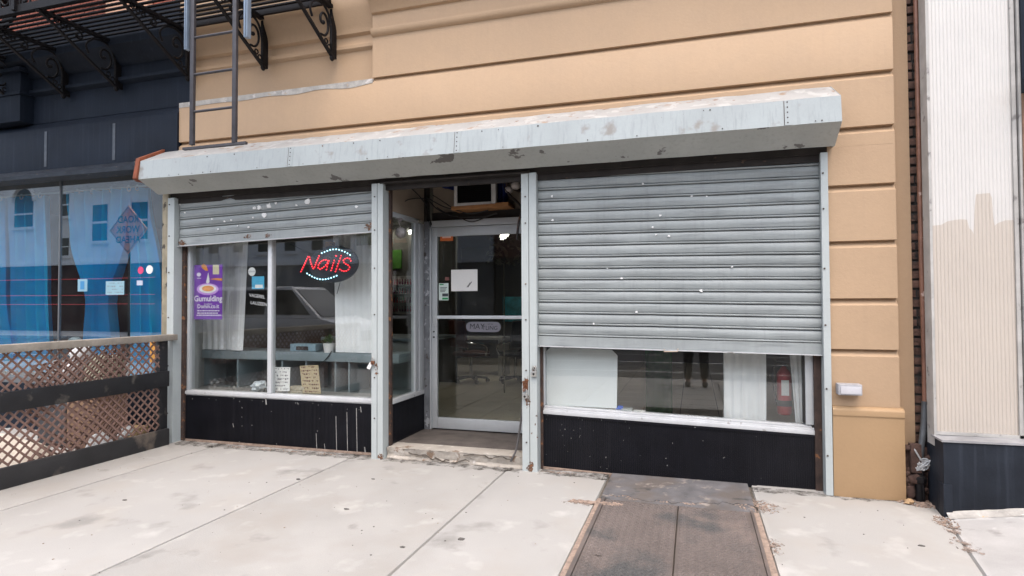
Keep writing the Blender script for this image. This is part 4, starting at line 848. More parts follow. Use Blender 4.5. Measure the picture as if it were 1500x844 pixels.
# poster with its printed candle and lettering
Yp = .172
pur = M('purple_print', (.17, .035, .38), .35, var=.25, vs=4, fine=0)
po = sheet('poster', 'purple poster with a candle flame and white lettering in the left window', 'poster', 284, 388, 325.5, 468, Yp, pur)
def pm(zx, zy): return at(270 + zx / 7.67, 370 + zy / 7.67, Yp - .002)
def shape(mb, pts, d=0): mb.prism([(pm(*p).x, pm(*p).z) for p in pts], 'Y', Yp - .0035 - d, Yp - .002 - d)
ell = lambda cx, cy, rx, ry, n=24: [(cx + rx * math.cos(6.2832 * k / n), cy + ry * math.sin(6.2832 * k / n)) for k in range(n)]
w = MB(); shape(w, ell(262, 412, 122, 66)); part('halo_print', w, M('lilac_print', (.62, .34, .80), .4, var=.1), po)
w = MB(); shape(w, ell(264, 408, 96, 48), .001); shape(w, [(270, 225), (282, 290), (284, 335), (262, 352), (246, 335), (256, 290)], .001); part('white_print', w, white_paper, po)
w = MB(); shape(w, ell(268, 405, 68, 32), .002); shape(w, [(190, 150), (215, 125), (250, 150), (270, 205), (240, 205), (205, 180)], .001); shape(w, [(290, 300), (350, 288), (425, 290), (425, 318), (380, 312)], .001); part('flame_print', w, M('orange_print', (.78, .30, .05), .4, var=.2, vs=14), po)
w = MB(); shape(w, [(322, 138), (392, 138), (392, 245), (322, 245)], .001); part('label_print', w, M('pale_yellow_print', (.75, .68, .45), .5), po)
w = MB()
o_ = pm(268, 520); w.text('Gumulding', .088, (o_.x, Yp - .004, o_.z), bold=.002)
o_ = pm(268, 578); w.text('Louduno', .03, (o_.x, Yp - .004, o_.z)); o_ = pm(268, 606); w.text('Domin.co.it', .062, (o_.x, Yp - .004, o_.z), bold=.001)
for yy, l0, l1 in ((655, 148, 395), (682, 148, 380), (706, 140, 418)):
    rn = random.Random(yy); x = l0
    while x < l1: ww = rn.uniform(8, 26); shape(w, [(x, yy - 7), (min(l1, x + ww), yy - 7), (min(l1, x + ww), yy + 5), (x, yy + 5)], .001); x += ww + 5
shape(w, ell(165, 248, 25, 22, 14), .001); shape(w, [(145, 285), (190, 285), (190, 292), (145, 292)], .001)
part('lettering', w, M('lilac_white_print', (.80, .74, .86), .5, var=.02), po)
# small stickers and window lettering
w = MB(); q = at(369, 398, Yp); w.disc(q, .047, 'Y', .002, 28); o = solo('round_sticker', w, white_paper, 'round white sticker above the blue sticker on the left window', 'sticker', q)
w = MB(); w.text('GRAND', .024, q + Vector((0, -.003, 0))); part('lettering', w, M('grey_print', (.25, .28, .33), .5), o)
o = sheet('sticker', 'square bright blue sticker on the left window beside the mullion', 'sticker', 369, 405, 387, 423.5, Yp, M('sky_blue_print', (.07, .42, .66), .4, var=.25, vs=9))
w = MB(); a, b = at(374, 422, Yp), at(385, 417, Yp); w.box(a.x, b.x, Yp - .003, Yp - .002, a.z, b.z); part('white_box', w, white_paper, o)
w = MB(); a = at(376.5, 434, .146); b = at(379, 445, .146); w.text('VAGEREL', .05, (a.x, .1455, a.z), u=(1, 0, -.12), w=(.1, 0, 1)); w.text('LAUZEEN', .05, (b.x, .1455, b.z), u=(1, 0, -.12), w=(.1, 0, 1)); solo('window_lettering', w, M('white_vinyl', (.48, .50, .50), .5), 'two slanting lines of white lettering on the glass by the mullion', 'lettering', a)
# objects lying in the display
w = MB(); rn = random.Random(15); q = at(377, 563, .33)
w.smooth = False; w.ball((q.x, .34, .585), (.085, .06, .058), 14, 9, .22); w.ball((q.x + .05, .36, .60), (.05, .05, .05), 9, 6, .3)
solo('crumpled_bag', w, M('clear_plastic_bag', (.62, .68, .72), .15, var=.25, vs=25, bump=.6, bs=30), 'crumpled shiny plastic bag on the display floor left of the mullion', 'bag', q)
def scrib(mb, f, rows, rn, dens=.75):
    for r_ in range(rows):
        u = .08
        while u < .9:
            l = rn.uniform(.02, .10)
            if rn.random() < dens: v0 = (r_ + .25) / rows; v1 = (r_ + rn.uniform(.4, .75)) / rows; mb.add([f(u, v0), f(min(.93, u + l), v0), f(min(.93, u + l), v1), f(u, v1)], [(0, 1, 2, 3)])
            u += l + .03
def card(name, label, pxs, Y0, m, ink, rows, seed, tilt=.05):
    (x0, y0), (x1, y1), (x2, y2), (x3, y3) = pxs
    b0, b1 = at(x0, y0, Y0), at(x1, y1, Y0); t1, t0 = at(x2, y2, Y0 + tilt), at(x3, y3, Y0 + tilt)
    w = MB(); w.slab([b0, b1, t1, t0], (0, .004, 0)); o = solo(name, w, m, label, 'card', b0)
    w = MB(); rn = random.Random(seed); off = Vector((0, -.002, 0))
    scrib(w, lambda u, v: b0.lerp(b1, u).lerp(t0.lerp(t1, u), 1 - v) + off, rows, rn); part('writing', w, ink, o); return o
card('price_card', 'white card with grey writing leaning right of the mullion', ((401, 573), (424, 573), (425, 538), (401, 538)), .21, white_paper, M('grey_ink', (.20, .20, .22), .6), 7, 3)
card('price_card', 'tall brown handwritten card leaning in the left display window', ((443, 576), (470, 577), (466, 535), (439, 536)), .23, M('tan_card', (.44, .36, .22), .7, var=.1, vs=9), M('brown_red_ink', (.11, .035, .022), .6), 8, 5)
w = MB(); q = at(434, 570, .24); w.box(q.x - .10, q.x + .09, .23, .34, .53, .575); w.box(q.x - .09, q.x + .10, .235, .33, .577, .62); solo('product_packets', w, M('tan_packet', (.42, .38, .29), .5, var=.25, vs=30), 'flat tan packets lying between the two leaning cards', 'packet', q, bevel=.008)
pt_ = thing('potted_plant', 'small green plant in a white pot on the display counter', 'plant', at(481, 508, YC + .02))
q = at(482, 509, YC + .02); q.z = zc; w = MB(); w.tube([(q.x, q.y, zc), (q.x, q.y, zc + .10)], [.05, .068], 18); part('pot', w, white_pl, pt_)
w = MB(); rn = random.Random(3)
for _ in range(150):
    a = rn.uniform(0, 6.28); r_ = rn.random() ** .6 * .075; z = zc + .105 + rn.random() * .10 * (1 - r_ / .1); p = Vector((q.x + r_ * math.cos(a), q.y + r_ * math.sin(a), z)); d = Vector((math.cos(a) * .7, math.sin(a) * .7, rn.uniform(.1, 1))).normalized() * .03; s_ = d.cross(Vector((0, 0, 1))).normalized() * .009
    w.add([p, p + d * .5 + s_, p + d, p + d * .5 - s_], [(0, 1, 2, 3)])
part('leaves', w, M('plant_green', (.07, .13, .03), .5, var=.5, vs=60), pt_)
w = MB().tube(bez([(q.x + .07, YC - .035, zc + .02), (q.x + .02, YC - .04, zc - .05), (q.x - .07, YC - .035, zc - .13)], 8), .005, 6); solo('lamp_cord', w, wire_m, 'short black cord hanging over the counter edge below the plant', 'cord', q)
dv = thing('tissue_box', 'grey blue box with a dark slot on the display counter', 'box', at(448, 510, YC + .1))
a, b = at(429, 511, YC + .1), at(466, 505, YC + .1); w = MB(); w.box(a.x, b.x, YC + .05, YC + .2, zc + .002, zc + .085); part('box_body', w, M('pale_blue_box', (.22, .34, .40), .5), dv, bevel=.006)
w = MB(); w.box(lerp(a.x, b.x, .25), lerp(a.x, b.x, .72), YC + .046, YC + .0495, zc + .015, zc + .06); part('slot', w, wire_m, dv)

# ================================================================ things in the right window
Yr = .19
w = MB(); pts = [(799.5, 593), (903.5, 598.5), (904.5, 521), (896, 512.5), (806, 509), (800, 515)]
w.prism([(at(*p, Yr).x, at(*p, Yr).z) for p in pts], 'Y', Yr, Yr + .006); solo('white_board', w, M('white_board_sheet', (.76, .79, .79), .5, var=.03), 'large white board with clipped corners standing in the right window', 'board', at(850, 590, Yr))
YR = .30
for (a, b, c, d), lab, pl_n in (((1059, 1122, 1060, 1122), 'broad white pleated curtain near the fire extinguisher', 5), ((1148, 1181, 1165, 1181), 'slanting white curtain at the right end of the right window', 3)):
    curtain('curtain', lab, 'curtain', edges(a, b, c, d, 500, 608, YR), 1.6, .49, YR, blind_m, pl_n, .009, bl)
fe = thing('fire_extinguisher', 'red fire extinguisher with white label standing in the right window', 'fire extinguisher', at(1149, 605, .42))
q = at(1149, 592, .46); w = MB(); zb_ = at(1149, 607, .46).z
w.tube([(q.x, .46, zb_ + d) for d in (0, .012, .02, .34, .37, .40, .415)], [.05, .058, .06, .06, .05, .025, .018], 20); part('cylinder', w, M('extinguisher_red', (.42, .012, .022), .3, var=.05), fe)
w = MB(); w.box(q.x - .02, q.x + .02, .44, .48, zb_ + .415, zb_ + .44); w.bar((q.x - .06, .46, zb_ + .46), (q.x + .04, .46, zb_ + .445), .015, .012); w.tube(bez([(q.x - .02, .44, zb_ + .42), (q.x - .09, .42, zb_ + .40), (q.x - .085, .41, zb_ + .25), (q.x - .07, .41, zb_ + .12)], 8), .009, 8); w.disc((q.x, .46, zb_ + .10), .0625, 'Z', .05, 20); part('valve_hose', w, black_plastic, fe)
w = MB(); w.box(q.x - .03, q.x + .03, .395, .3985, zb_ + .17, zb_ + .30); part('label_sheet', w, white_paper, fe)
w = MB(); a = at(848, 596, .17); w.box(a.x - .03, a.x + .05, .17, .25, a.z - .012, a.z + .012); 
q = at(908, 598, .205); w = MB(); w.slab([(q.x - .035, .185, q.z - .008), (q.x + .03, .185, q.z - .008), (q.x + .025, .23, q.z + .012), (q.x - .02, .23, q.z + .014)], (0, 0, .006)); solo('blue_cloth', w, M('bright_blue_cloth', (.02, .10, .50), .6), 'small scrap of bright blue cloth on the sill under the white board', 'cloth', q)
q = at(918, 598, .22); w = MB(); w.box(q.x - .04, q.x + .05, .17, .27, q.z - .02, q.z); solo('grey_pad', w, M('grey_pad', (.36, .38, .37), .6), 'thin grey pad lying on the sill right of the blue cloth', 'pad', q, bevel=.003)
q = at(935, 600, .22); w = MB(); w.box(q.x - .04, q.x + .06, .17, .25, q.z - .02, q.z - .008); solo('paper_strip', w, white_paper, 'white paper strip lying on the sill of the right window', 'paper', q)
q = at(965, 560, .9); w = MB(); w.grid(lambda u, v: (q.x + lerp(-.13, .13, u), .9 + .02 * math.sin(u * 12), lerp(.13, 1.7, v)), 16, 8); solo('green_drape', w, sheer('green_cloth', (.03, .10, .035), .3), 'dim green drape hanging inside the dark right window', 'drape', q)

# ================================================================ salon interior
def office_chair(label, loc, rot, m):
    t = thing('office_chair', label, 'office chair', (0, 0, 0), 'swivel chairs inside the salon')
    w = MB(); w.box(-.25, .25, -.24, .24, .46, .54); part('seat', w, m, t, bevel=.03)
    w = MB(); w.hexa([(-.23, .22, .62), (.23, .22, .62), (.23, .29, .62), (-.23, .29, .62), (-.21, .28, 1.08), (.21, .28, 1.08), (.21, .34, 1.08), (-.21, .34, 1.08)]); part('backrest', w, m, t, bevel=.025)
    for s in (-1, 1):
        w = MB(); w.tube(bez([(s * .25, -.12, .48), (s * .30, -.12, .60), (s * .30, .0, .68), (s * .28, .2, .70), (s * .2, .27, .72)], 5), .016, 8); part('armrest', w, chrome, t)
    w = MB(); w.tube([(0, 0, .10), (0, 0, .46)], .026, 10); w.bar((0, .0, .45), (0, .30, .66), .05, .02); part('column', w, chrome, t)
    w = MB()
    for k in range(5): a = k * 1.2566 + .3; w.bar((0, 0, .10), (.29 * math.cos(a), .29 * math.sin(a), .075), .045, .03)
    bs_ = part('base', w, black_plastic, t)
    for k in range(5):
        a = k * 1.2566 + .3; w = MB(); w.disc((.29 * math.cos(a), .29 * math.sin(a), .033), .032, 'X', .04, 12); part('caster', w, black_plastic, bs_)
    t.location = loc; t.rotation_euler.z = rot; return t
leather = M('black_leather', (.014, .013, .013), .4, var=.2, vs=9)
cA = gnd(690, 560, .112); cB = gnd(747, 560, .112)
office_chair('dark swivel chair with reddish back left of centre behind the door glass', cA, 2.6, M('brown_red_leather', (.10, .03, .018), .45))
office_chair('black swivel chair at the right behind the door glass', cB + Vector((.1, 0, 0)), 3.9, leather)
tbn = thing('manicure_table', 'pale manicure table standing behind the swivel chairs', 'table', cA + Vector((-.5, 1.0, 0)))
c = cA + Vector((-.3, 1.1, 0)); w = MB(); w.box(c.x - .6, c.x + .6, c.y - .25, c.y + .25, .80, .84); part('tabletop', w, M('pale_laminate', (.42, .40, .36), .4), tbn)
for sx in (-.55, .55): w = MB(); w.box(c.x + sx - .04, c.x + sx + .04, c.y - .23, c.y + .23, .112, .799); part('side_panel', w, M('pale_laminate', (.42, .40, .36), .4), tbn)
rc = thing('reception_desk', 'pale grey desk front seen through the recess side window', 'desk', (-4.2, 2.6, .11))
w = MB(); a = atx(568, 524, -2.86); w.box(-4.6, -3.2, 1.6, 1.65, .112, 1.02); w.box(-4.6, -4.55, 1.652, 2.5, .112, 1.02); part('desk_front', w, M('pale_grey_panel', (.40, .41, .38), .5), rc); w = MB(); w.box(-4.65, -3.15, 1.55, 2.5, 1.022, 1.06); part('desk_top', w, grey_counter, rc)
w = MB(); q = at(576, 380, 4.5); w.box(q.x - .16, q.x + .16, 4.5, 4.52, q.z - .17, q.z + .17); solo('green_picture', w, M('green_picture', (.07, .22, .02), .5, var=.3, vs=8), 'square green picture on the salon wall behind the hanging lamp', 'picture', q)
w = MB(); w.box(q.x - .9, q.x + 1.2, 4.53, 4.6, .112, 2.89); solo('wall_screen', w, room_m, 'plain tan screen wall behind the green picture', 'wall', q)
q0 = at(590, 432, 4.4); rk = thing('polish_rack', 'pale wall rack of nail polish seen through the recess side window', 'rack', (q0.x, 4.45, q0.z))
w = MB(); w.box(q0.x - .42, q0.x + .42, 4.49, 4.52, q0.z - .34, q0.z + .34); part('back_panel', w, M('pale_rack', (.45, .42, .40), .5), rk)
for i in range(4): z = q0.z - .30 + i * .16; w = MB(); w.box(q0.x - .42, q0.x + .42, 4.40, 4.489, z - .012, z); part('ledge', w, MATS['pale_rack'], rk)
pols = [M('polish_%s' % n_, c_, .2, var=.02) for n_, c_ in (('red', (.40, .02, .04)), ('pink', (.60, .22, .28)), ('plum', (.16, .03, .10)))]; proto = []
for m_ in pols: w = MB(); w.tube([(0, 0, 0), (0, 0, .045), (0, 0, .055)], [.016, .016, .008], 8); w.tube([(0, 0, .055), (0, 0, .10)], .008, 6); proto.append(w.mesh('polish_bottle', m_, Vector((0, 0, 0))))
for i in range(4):
    for j in range(16):
        k = (i * 5 + j // 3) % 3; o = bpy.data.objects.new('polish_bottle', proto[k]); COL.objects.link(o); o.location = (q0.x - .39 + j * .052, 4.44, q0.z - .299 + i * .16)
        o['label'] = ('red', 'pink', 'plum')[k] + ' nail polish bottle on the wall rack seen through the recess side window'; o['category'] = 'bottle'; o['group'] = 'nail polish bottles on the rack'
w = MB(); q = at(756, 455, 5.2); w.box(q.x - .25, q.x + .3, 5.2, 5.24, q.z - .2, q.z + .25); solo('poster', w, M('teal_poster', (.05, .30, .36), .5, var=.5, vs=7), 'teal and dark poster low on the wall behind the door glass', 'poster', q)
w = MB(); rn = random.Random(31)
c = at(738, 366, 3.2)
for _ in range(70):
    p = c + Vector((rn.uniform(-.22, .25), rn.uniform(-.12, .12), rn.uniform(-.22, .2))); d = Vector((rn.uniform(-1, 1), rn.uniform(-1, 1), rn.uniform(-1, 1))) * .06; s_ = d.orthogonal().normalized() * .022
    w.add([p - d, p + s_, p + d, p - s_], [(0, 1, 2, 3)])
w.tube([c + Vector((0, 0, -.2)), c + Vector((0, 0, -2.1))], .012, 6); solo('dried_plant', w, M('pale_dry_leaf', (.28, .26, .21), .8), 'tall pale dried plant inside behind the upper right of the door glass', 'plant', c - Vector((0, 0, 2.2)))
tube_m = E('fluorescent_tube', (1.0, .98, .93), 70.0)
def fluo(a, b, label):
    t = thing('ceiling_light', label, 'ceiling light', (a + b) / 2, 'lit fluorescent ceiling lights'); w = MB(); w.bar(a + Vector((0, 0, .05)), b + Vector((0, 0, .05)), .16, .05); part('fitting', w, white_pl, t); w = MB(); w.bar(a, b, .10, .03); part('tube', w, tube_m, t)
tube_m = E('salon_tube', (1.0, .97, .88), 7.0)
fluo(gnd(746, 334, 2.75), gnd(737, 350, 2.75), 'lit fluorescent light seen at the top right of the door glass')
fluo(gnd(594, 349, 2.75), gnd(606, 339, 2.75), 'lit fluorescent light seen behind the hanging lamp')
fluo(gnd(567, 346, 2.75), gnd(562, 338, 2.75), 'lit fluorescent light at the left edge of the recess side window')

# ================================================================ neighbour's window: blue curtains and what is behind
YB = .38
rod = thing('curtain_rod', 'white curtain rod with hanging rings behind the neighbouring glass', 'curtain rod', at(100, 284, YB))
a, b = at(-60, 296, YB), at(212, 275, YB); zr = at(100, 281, YB).z
w = MB(); w.tube([(a.x, YB, zr), (-5.79, YB, zr)], .010, 8); rodp = part('rod', w, white_pl, rod)
for px in (4, 35, 62, 117, 138.5, 166, 192, 204):
    q = at(px, 288, YB); w = MB(); w.tube([(q.x + .028 * math.cos(k * .6), YB - .03, zr - .025 + .034 * math.sin(k * .6)) for k in range(10)], .006, 6, closed=True); part('ring', w, white_pl, rodp)
bg = 'bright blue curtains behind the neighbouring glass'
def pedge(L_):
    P3 = [(v, X(a, y, YB), X(b, y, YB)) for v, a, b, y in L_]
    def f(v):
        for (v0, a0, b0), (v1, a1, b1) in zip(P3[:-1], P3[1:]):
            if v <= v1 + 1e-6:
                t = (v - v0) / (v1 - v0); t = t * t * (3 - 2 * t) if len(P3) > 2 else t; return lerp(a0, a1, t), lerp(b0, b1, t)
        return P3[-1][1:]
    return f
curtain('blue_curtain', 'blue curtain at the left edge of the photo behind the glass', 'curtain', pedge([(0, -60, 14, 300), (.5, -60, 16, 420), (1, -40, 26, 560)]), zr - .02, .64, YB, blue_cloth, 5, .085, bg, nv=20)
curtain('blue_curtain', 'blue curtain hanging straight left of the glass joint', 'curtain', pedge([(0, 17, 69, 300), (.5, 18, 71, 420), (1, 22, 76, 560)]), zr - .02, .64, YB + .02, blue_cloth, 4, .085, bg, nv=20)
curtain('blue_curtain', 'wide blue curtain gathered to a narrow waist behind the glass', 'curtain', pedge([(0, 102, 196, 290), (.25, 108, 190, 350), (.62, 131, 164, 480), (.8, 128, 168, 510), (1, 118, 174, 560)]), zr - .02, .64, YB, blue_cloth, 7, .085, bg, nv=30)
curtain('blue_curtain', 'narrow blue curtain beside the shutter hood', 'curtain', pedge([(0, 187, 214, 290), (.5, 191, 236, 420), (1, 191, 238, 560)]), zr - .02, .64, YB + .03, blue_cloth, 3, .075, bg, nv=20)
def wooden_chair(label, loc, rot):
    t = thing('wooden_chair', label, 'chair', (0, 0, 0), 'orange brown wooden chairs in the neighbouring room'); m = M('orange_wood', (.42, .15, .035), .45, var=.2, vs=8)
    w = MB(); w.box(-.21, .21, -.21, .21, .43, .46); part('seat', w, m, t, bevel=.008)
    for x in (-.19, .19):
        for y, h_ in ((-.19, .43), (.19, .92)): w = MB(); w.box(x - .02, x + .02, y - .02, y + .02, 0, h_); part('leg', w, m, t)
    w = MB()
    for z in (.60, .74, .86): w.box(-.17, .17, .18, .20, z, z + .06)
    part('backrest', w, m, t)
    t.location = loc; t.rotation_euler.z = rot
wooden_chair('orange wooden chair nearer the glass joint', at(92, 520, 2.0) * 1, .5)
for o_, px, py, Y, rz in ((bpy.data.objects['wooden_chair'], 85, 505, 1.7, .5),): p = at(px, py, Y); o_.location = (p.x, Y, .02); o_.rotation_euler.z = rz
p = at(112, 505, 2.3); wooden_chair('orange wooden chair farther back beside the gathered curtain', (p.x, 2.3, .02), 2.2)
w = MB(); p = at(62, 500, .95); w.box(p.x - .28, p.x + .25, .75, 1.2, .02, .98); o = solo('blue_bin', w, M('dark_blue_bin', (.012, .10, .24), .6), 'dark blue box standing behind the glass left of the joint', 'box', (p.x, .95, .02), bevel=.02)
w = MB(); w.slab([(p.x - .25, .76, .985), (p.x + .28, .74, 1.0), (p.x + .26, 1.1, 1.04), (p.x - .2, 1.1, 1.03)], (0, 0, .012)); solo('white_sheet', w, white_paper, 'white paper sheet lying on the dark blue box', 'paper', (p.x, .9, .99))
w = MB(); p = at(110, 498, .6); w.ball((p.x, .6, 1.02), (.10, .07, .06), 12, 8, .04); solo('white_bundle', w, white_paper, 'rounded white bundle behind the fence rail at the glass', 'bundle', p)
tube_m = MATS['fluorescent_tube']
fluo(at(32, 268, 1.3), at(92, 279, 2.6), 'long lit fluorescent tube at the top of the neighbouring window')
Yg = .094
o = sheet('paper_sign', 'pale paper sign with faint handwriting on the neighbouring glass', 'sign', 155, 412, 182, 432, Yg, M('pale_blue_paper', (.26, .44, .52), .6), t=.002)
w = MB(); rn = random.Random(2); a, b, c, d = at(155, 431, Yg - .003), at(182, 431, Yg - .003), at(182, 413, Yg - .003), at(155, 413, Yg - .003); scrib(w, lambda u, v: a.lerp(b, u).lerp(d.lerp(c, u), 1 - v), 4, rn); part('writing', w, M('faint_grey_ink', (.22, .28, .32), .6), o)
for px, py, r_, m, lab in ((219, 395, .048, white_paper, 'round white sticker on the neighbouring glass near the shop'), (206, 396, .042, M('pink_print', (.62, .06, .17), .5), 'round pink sticker beside the round white one')):
    w = MB(); q = at(px, py, Yg); w.disc(q, r_, 'Y', .002, 24); o = solo('round_sticker', w, m, lab, 'sticker', q)
o = sheet('sticker', 'small pale square sticker below the pink one', 'sticker', 200.5, 411, 209, 418, Yg, M('pale_lilac', (.50, .55, .66), .5), t=.002)
o = sheet('sticker', 'small framed pale card on the gathered curtain side of the glass', 'sticker', 114, 409, 128, 427, Yg, M('pale_card2', (.24, .42, .52), .5), t=.002)
w = MB(); a, b = at(118, 424, Yg), at(124, 412, Yg); w.box(a.x, b.x, Yg - .004, Yg - .003, a.z, b.z); part('blue_print', w, M('blue_print', (.05, .25, .50), .5), o)

# ================================================================ fence
fn = thing('lattice_fence', 'low fence of brown diagonal lattice with black boards and a weathered top rail', 'fence', (-5.42, -1.7, 0))
ye = -3.4
w = MB(); w.box(-5.47, -5.36, ye, -.02, 1.108, 1.172); part('top_rail', w, wood_old, fn, bevel=.006)
w = MB(); w.box(-5.415, -5.385, ye, -.10, .620, .785); part('middle_board', w, fence_black, fn, bevel=.005)
w = MB(); w.box(-5.42, -5.38, ye, -.10, -.02, .172); part('bottom_board', w, fence_base, fn, bevel=.005)
for y in (-.14, -2.6): w = MB(); w.box(-5.49, -5.42, y - .05, y + .05, -.02, 1.107); part('fence_post', w, fence_black, fn, bevel=.004)
def lattice(mb, x, y0, y1, z0, z1, pitch=.088, wd=.017, th=.006, bow=0.0):
    for s, dx in ((1, 0), (-1, th + .001)):
        c = y0 - (z1 - z0) if s == 1 else y0
        while c < y1 + (z1 - z0):
            # line y = c + s*(z - z0)
            pts = []
            for z in (z0, z1): pts.append((c + s * (z - z0), z))
            (ya, za), (yb, zb_) = pts
            def cut(y): return za + (y - c) * s if s == 1 else z0 + (c - y)
            if ya < y0: za = z0 + (y0 - c) * s; ya = y0
            if ya > y1: za = z0 + (y1 - c) * s; ya = y1
            if yb < y0: zb_ = z0 + (y0 - c) * s; yb = y0
            if yb > y1: zb_ = z0 + (y1 - c) * s; yb = y1
            if abs(yb - ya) > .02 and zb_ > za + .02:
                xx = x + dx + random.uniform(-.001, .001); j = random.uniform(-.003, .003)
                mb.bar((xx, ya + j, za), (xx, yb + j, zb_), th, wd, up=(0, 0, 1))
            c += pitch
random.seed(5)
w = MB(); lattice(w, -5.432, ye, -.19, .172, .620); lattice(w, -5.432, ye, -.19, .785, 1.107); part('lattice_panel', w, lath, fn)
w = MB(); random.seed(6); lattice(w, 0, -.45, .45, 0, 1.0, .088)
lt = thing('loose_lattice', 'loose sheet of brown lattice leaning behind the fence', 'lattice', (0, 0, 0)); part('lattice_panel', w, lath, lt); lt.location = (-5.66, -.85, .03); lt.rotation_euler = (R(7), R(9), R(-6))
w = MB(); w.grid(lambda u, v: (-6.15 + .75 * (u - .5) * 2 * .55 + .05 * math.sin(v * 9), lerp(-2.3, -.9, v), .02 + .34 * math.sin(math.pi * min(1, max(0, u))) ** .7 * math.sin(math.pi * min(1, max(0, v))) ** .5 + .012 * math.sin(u * 17 + v * 23)), 24, 30)
solo('cream_tarp', w, M('cream_tarp', (.70, .64, .55), .7, var=.08, vs=5), 'low mound under a cream tarpaulin behind the fence', 'tarpaulin', (-6.15, -1.6, 0))
w = MB(); a, b, c, d = atx(124, 662, -5.52), atx(167, 647, -5.52), atx(149, 631, -5.6), atx(135, 640, -5.6); w.slab([a, b, c, d], (-.02, 0, 0)); solo('white_paper', w, white_paper, 'white folded paper leaning against the fence base inside', 'paper', a)
w = MB(); q = atx(186, 632, -5.55); w.smooth = False; w.ball(q, (.05, .06, .05), 9, 6, .3); w.ball(q + Vector((0, -.06, -.03)), (.04, .04, .035), 8, 5, .3); solo('crumpled_paper', w, white_paper, 'small crumpled white paper caught at the bottom of the fence', 'paper', q)
w = MB(); q = atx(120, 520, -5.62); q2 = atx(108, 545, -5.62); w.smooth = False; w.ball(q, (.05, .12, .10), 10, 7, .25); w.ball(q2, (.05, .10, .09), 10, 7, .25); solo('white_bag', w, M('white_bag', (.72, .74, .76), .5), 'crumpled white plastic bag hung behind the upper lattice', 'bag', q)
def crate(label, x, y, z, s, m):
    w = MB(); w.box(x - s[0], x + s[0], y - s[1], y + s[1], z, z + s[2]); solo('cardboard_box', w, m, label, 'box', (x, y, z), 'boxes stored behind the fence', bevel=.006)
crate('tan cardboard box in the corner behind the fence', -5.62, -.30, .02, (.10, .07, .20), M('cardboard', (.40, .27, .14), .8, var=.2, vs=7))
crate('brown cardboard box standing by the black bulkhead', -6.05, -.38, .02, (.22, .16, .55), M('brown_cardboard', (.20, .12, .07), .8, var=.25, vs=7))
crate('dark box behind the lower lattice', -6.5, -.35, .02, (.2, .18, .40), M('dull_dark_box', (.035, .035, .04), .7, var=.25, vs=7))
crate('greenish grey sack shaped box on top of the brown one', -6.02, -.36, .573, (.17, .12, .38), M('grey_sack', (.26, .26, .19), .8, var=.35, vs=9))
w = MB(); a = at(223, 500, -.10); b = at(230, 531, -.10); w.box(a.x, b.x + .02, -.13, -.10, b.z, a.z); solo('orange_board', w, M('orange_board', (.62, .30, .06), .6), 'short orange board fixed at the fence end beside the shop', 'board', a)

# ================================================================ fire escape
fe_ = thing('fire_escape', 'black iron fire escape balcony on scroll brackets above the storefronts', 'fire escape', (-6, -.5, 4.5))
ZP = 4.50; X0, X1 = -9.2, -3.43; Y0 = -.87
w = MB(); y = Y0 + .06
while y < -.10: w.box(X0, X1, y, y + .034, ZP + .012, ZP + .024); y += .072
part('slatted_floor', w, iron, fe_)
w = MB(); w.box(X0, X1, Y0 - .01, Y0 + .03, ZP - .02, ZP + .06); w.box(X0, X1, -.09, -.06, ZP - .02, ZP + .04); w.box(X1 - .03, X1, Y0, -.06, ZP - .02, ZP + .05)
xb = [-7.95, -7.12, -6.30, -5.28, -4.29, -3.46]
for x in xb: w.box(x - .028, x + .028, Y0, .03, ZP - .035, ZP - .004)
part('floor_frame', w, iron, fe_)
w = MB()
w.bar((X0, Y0, 5.35), (-5.2, Y0, 5.35), .04, .04); w.bar((X0, Y0, 4.66), (-5.2, Y0, 4.66), .02, .03)
x = X0
i = 0
while x < -5.2:
    w.box(x - .008, x + .008, Y0 - .008, Y0 + .008, ZP + .03, 5.34)
    if i % 2: w.tube([(x + .07 * math.cos(a * .524) + .07, Y0, 4.62 + .10 * math.sin(a * .524) + .06) for a in range(12)], .009, 6, closed=True)
    x += .14; i += 1
w.bar((-6.6, Y0 - .01, ZP), (-6.6, Y0 - .01, 5.35), .05, .05); part('railing', w, iron, fe_)
w = MB()
w.bar((-8.2, -.62, 4.52), (-6.4, -.55, 6.2), .03, .12); w.bar((-8.2, -.18, 4.52), (-6.4, -.15, 6.2), .03, .12)
for k in range(7): t = k / 7; w.box(lerp(-8.2, -6.4, t) - .1, lerp(-8.2, -6.4, t) + .1, -.60, -.17, lerp(4.55, 6.2, t), lerp(4.55, 6.2, t) + .02)
part('stair_flight', w, iron, fe_)
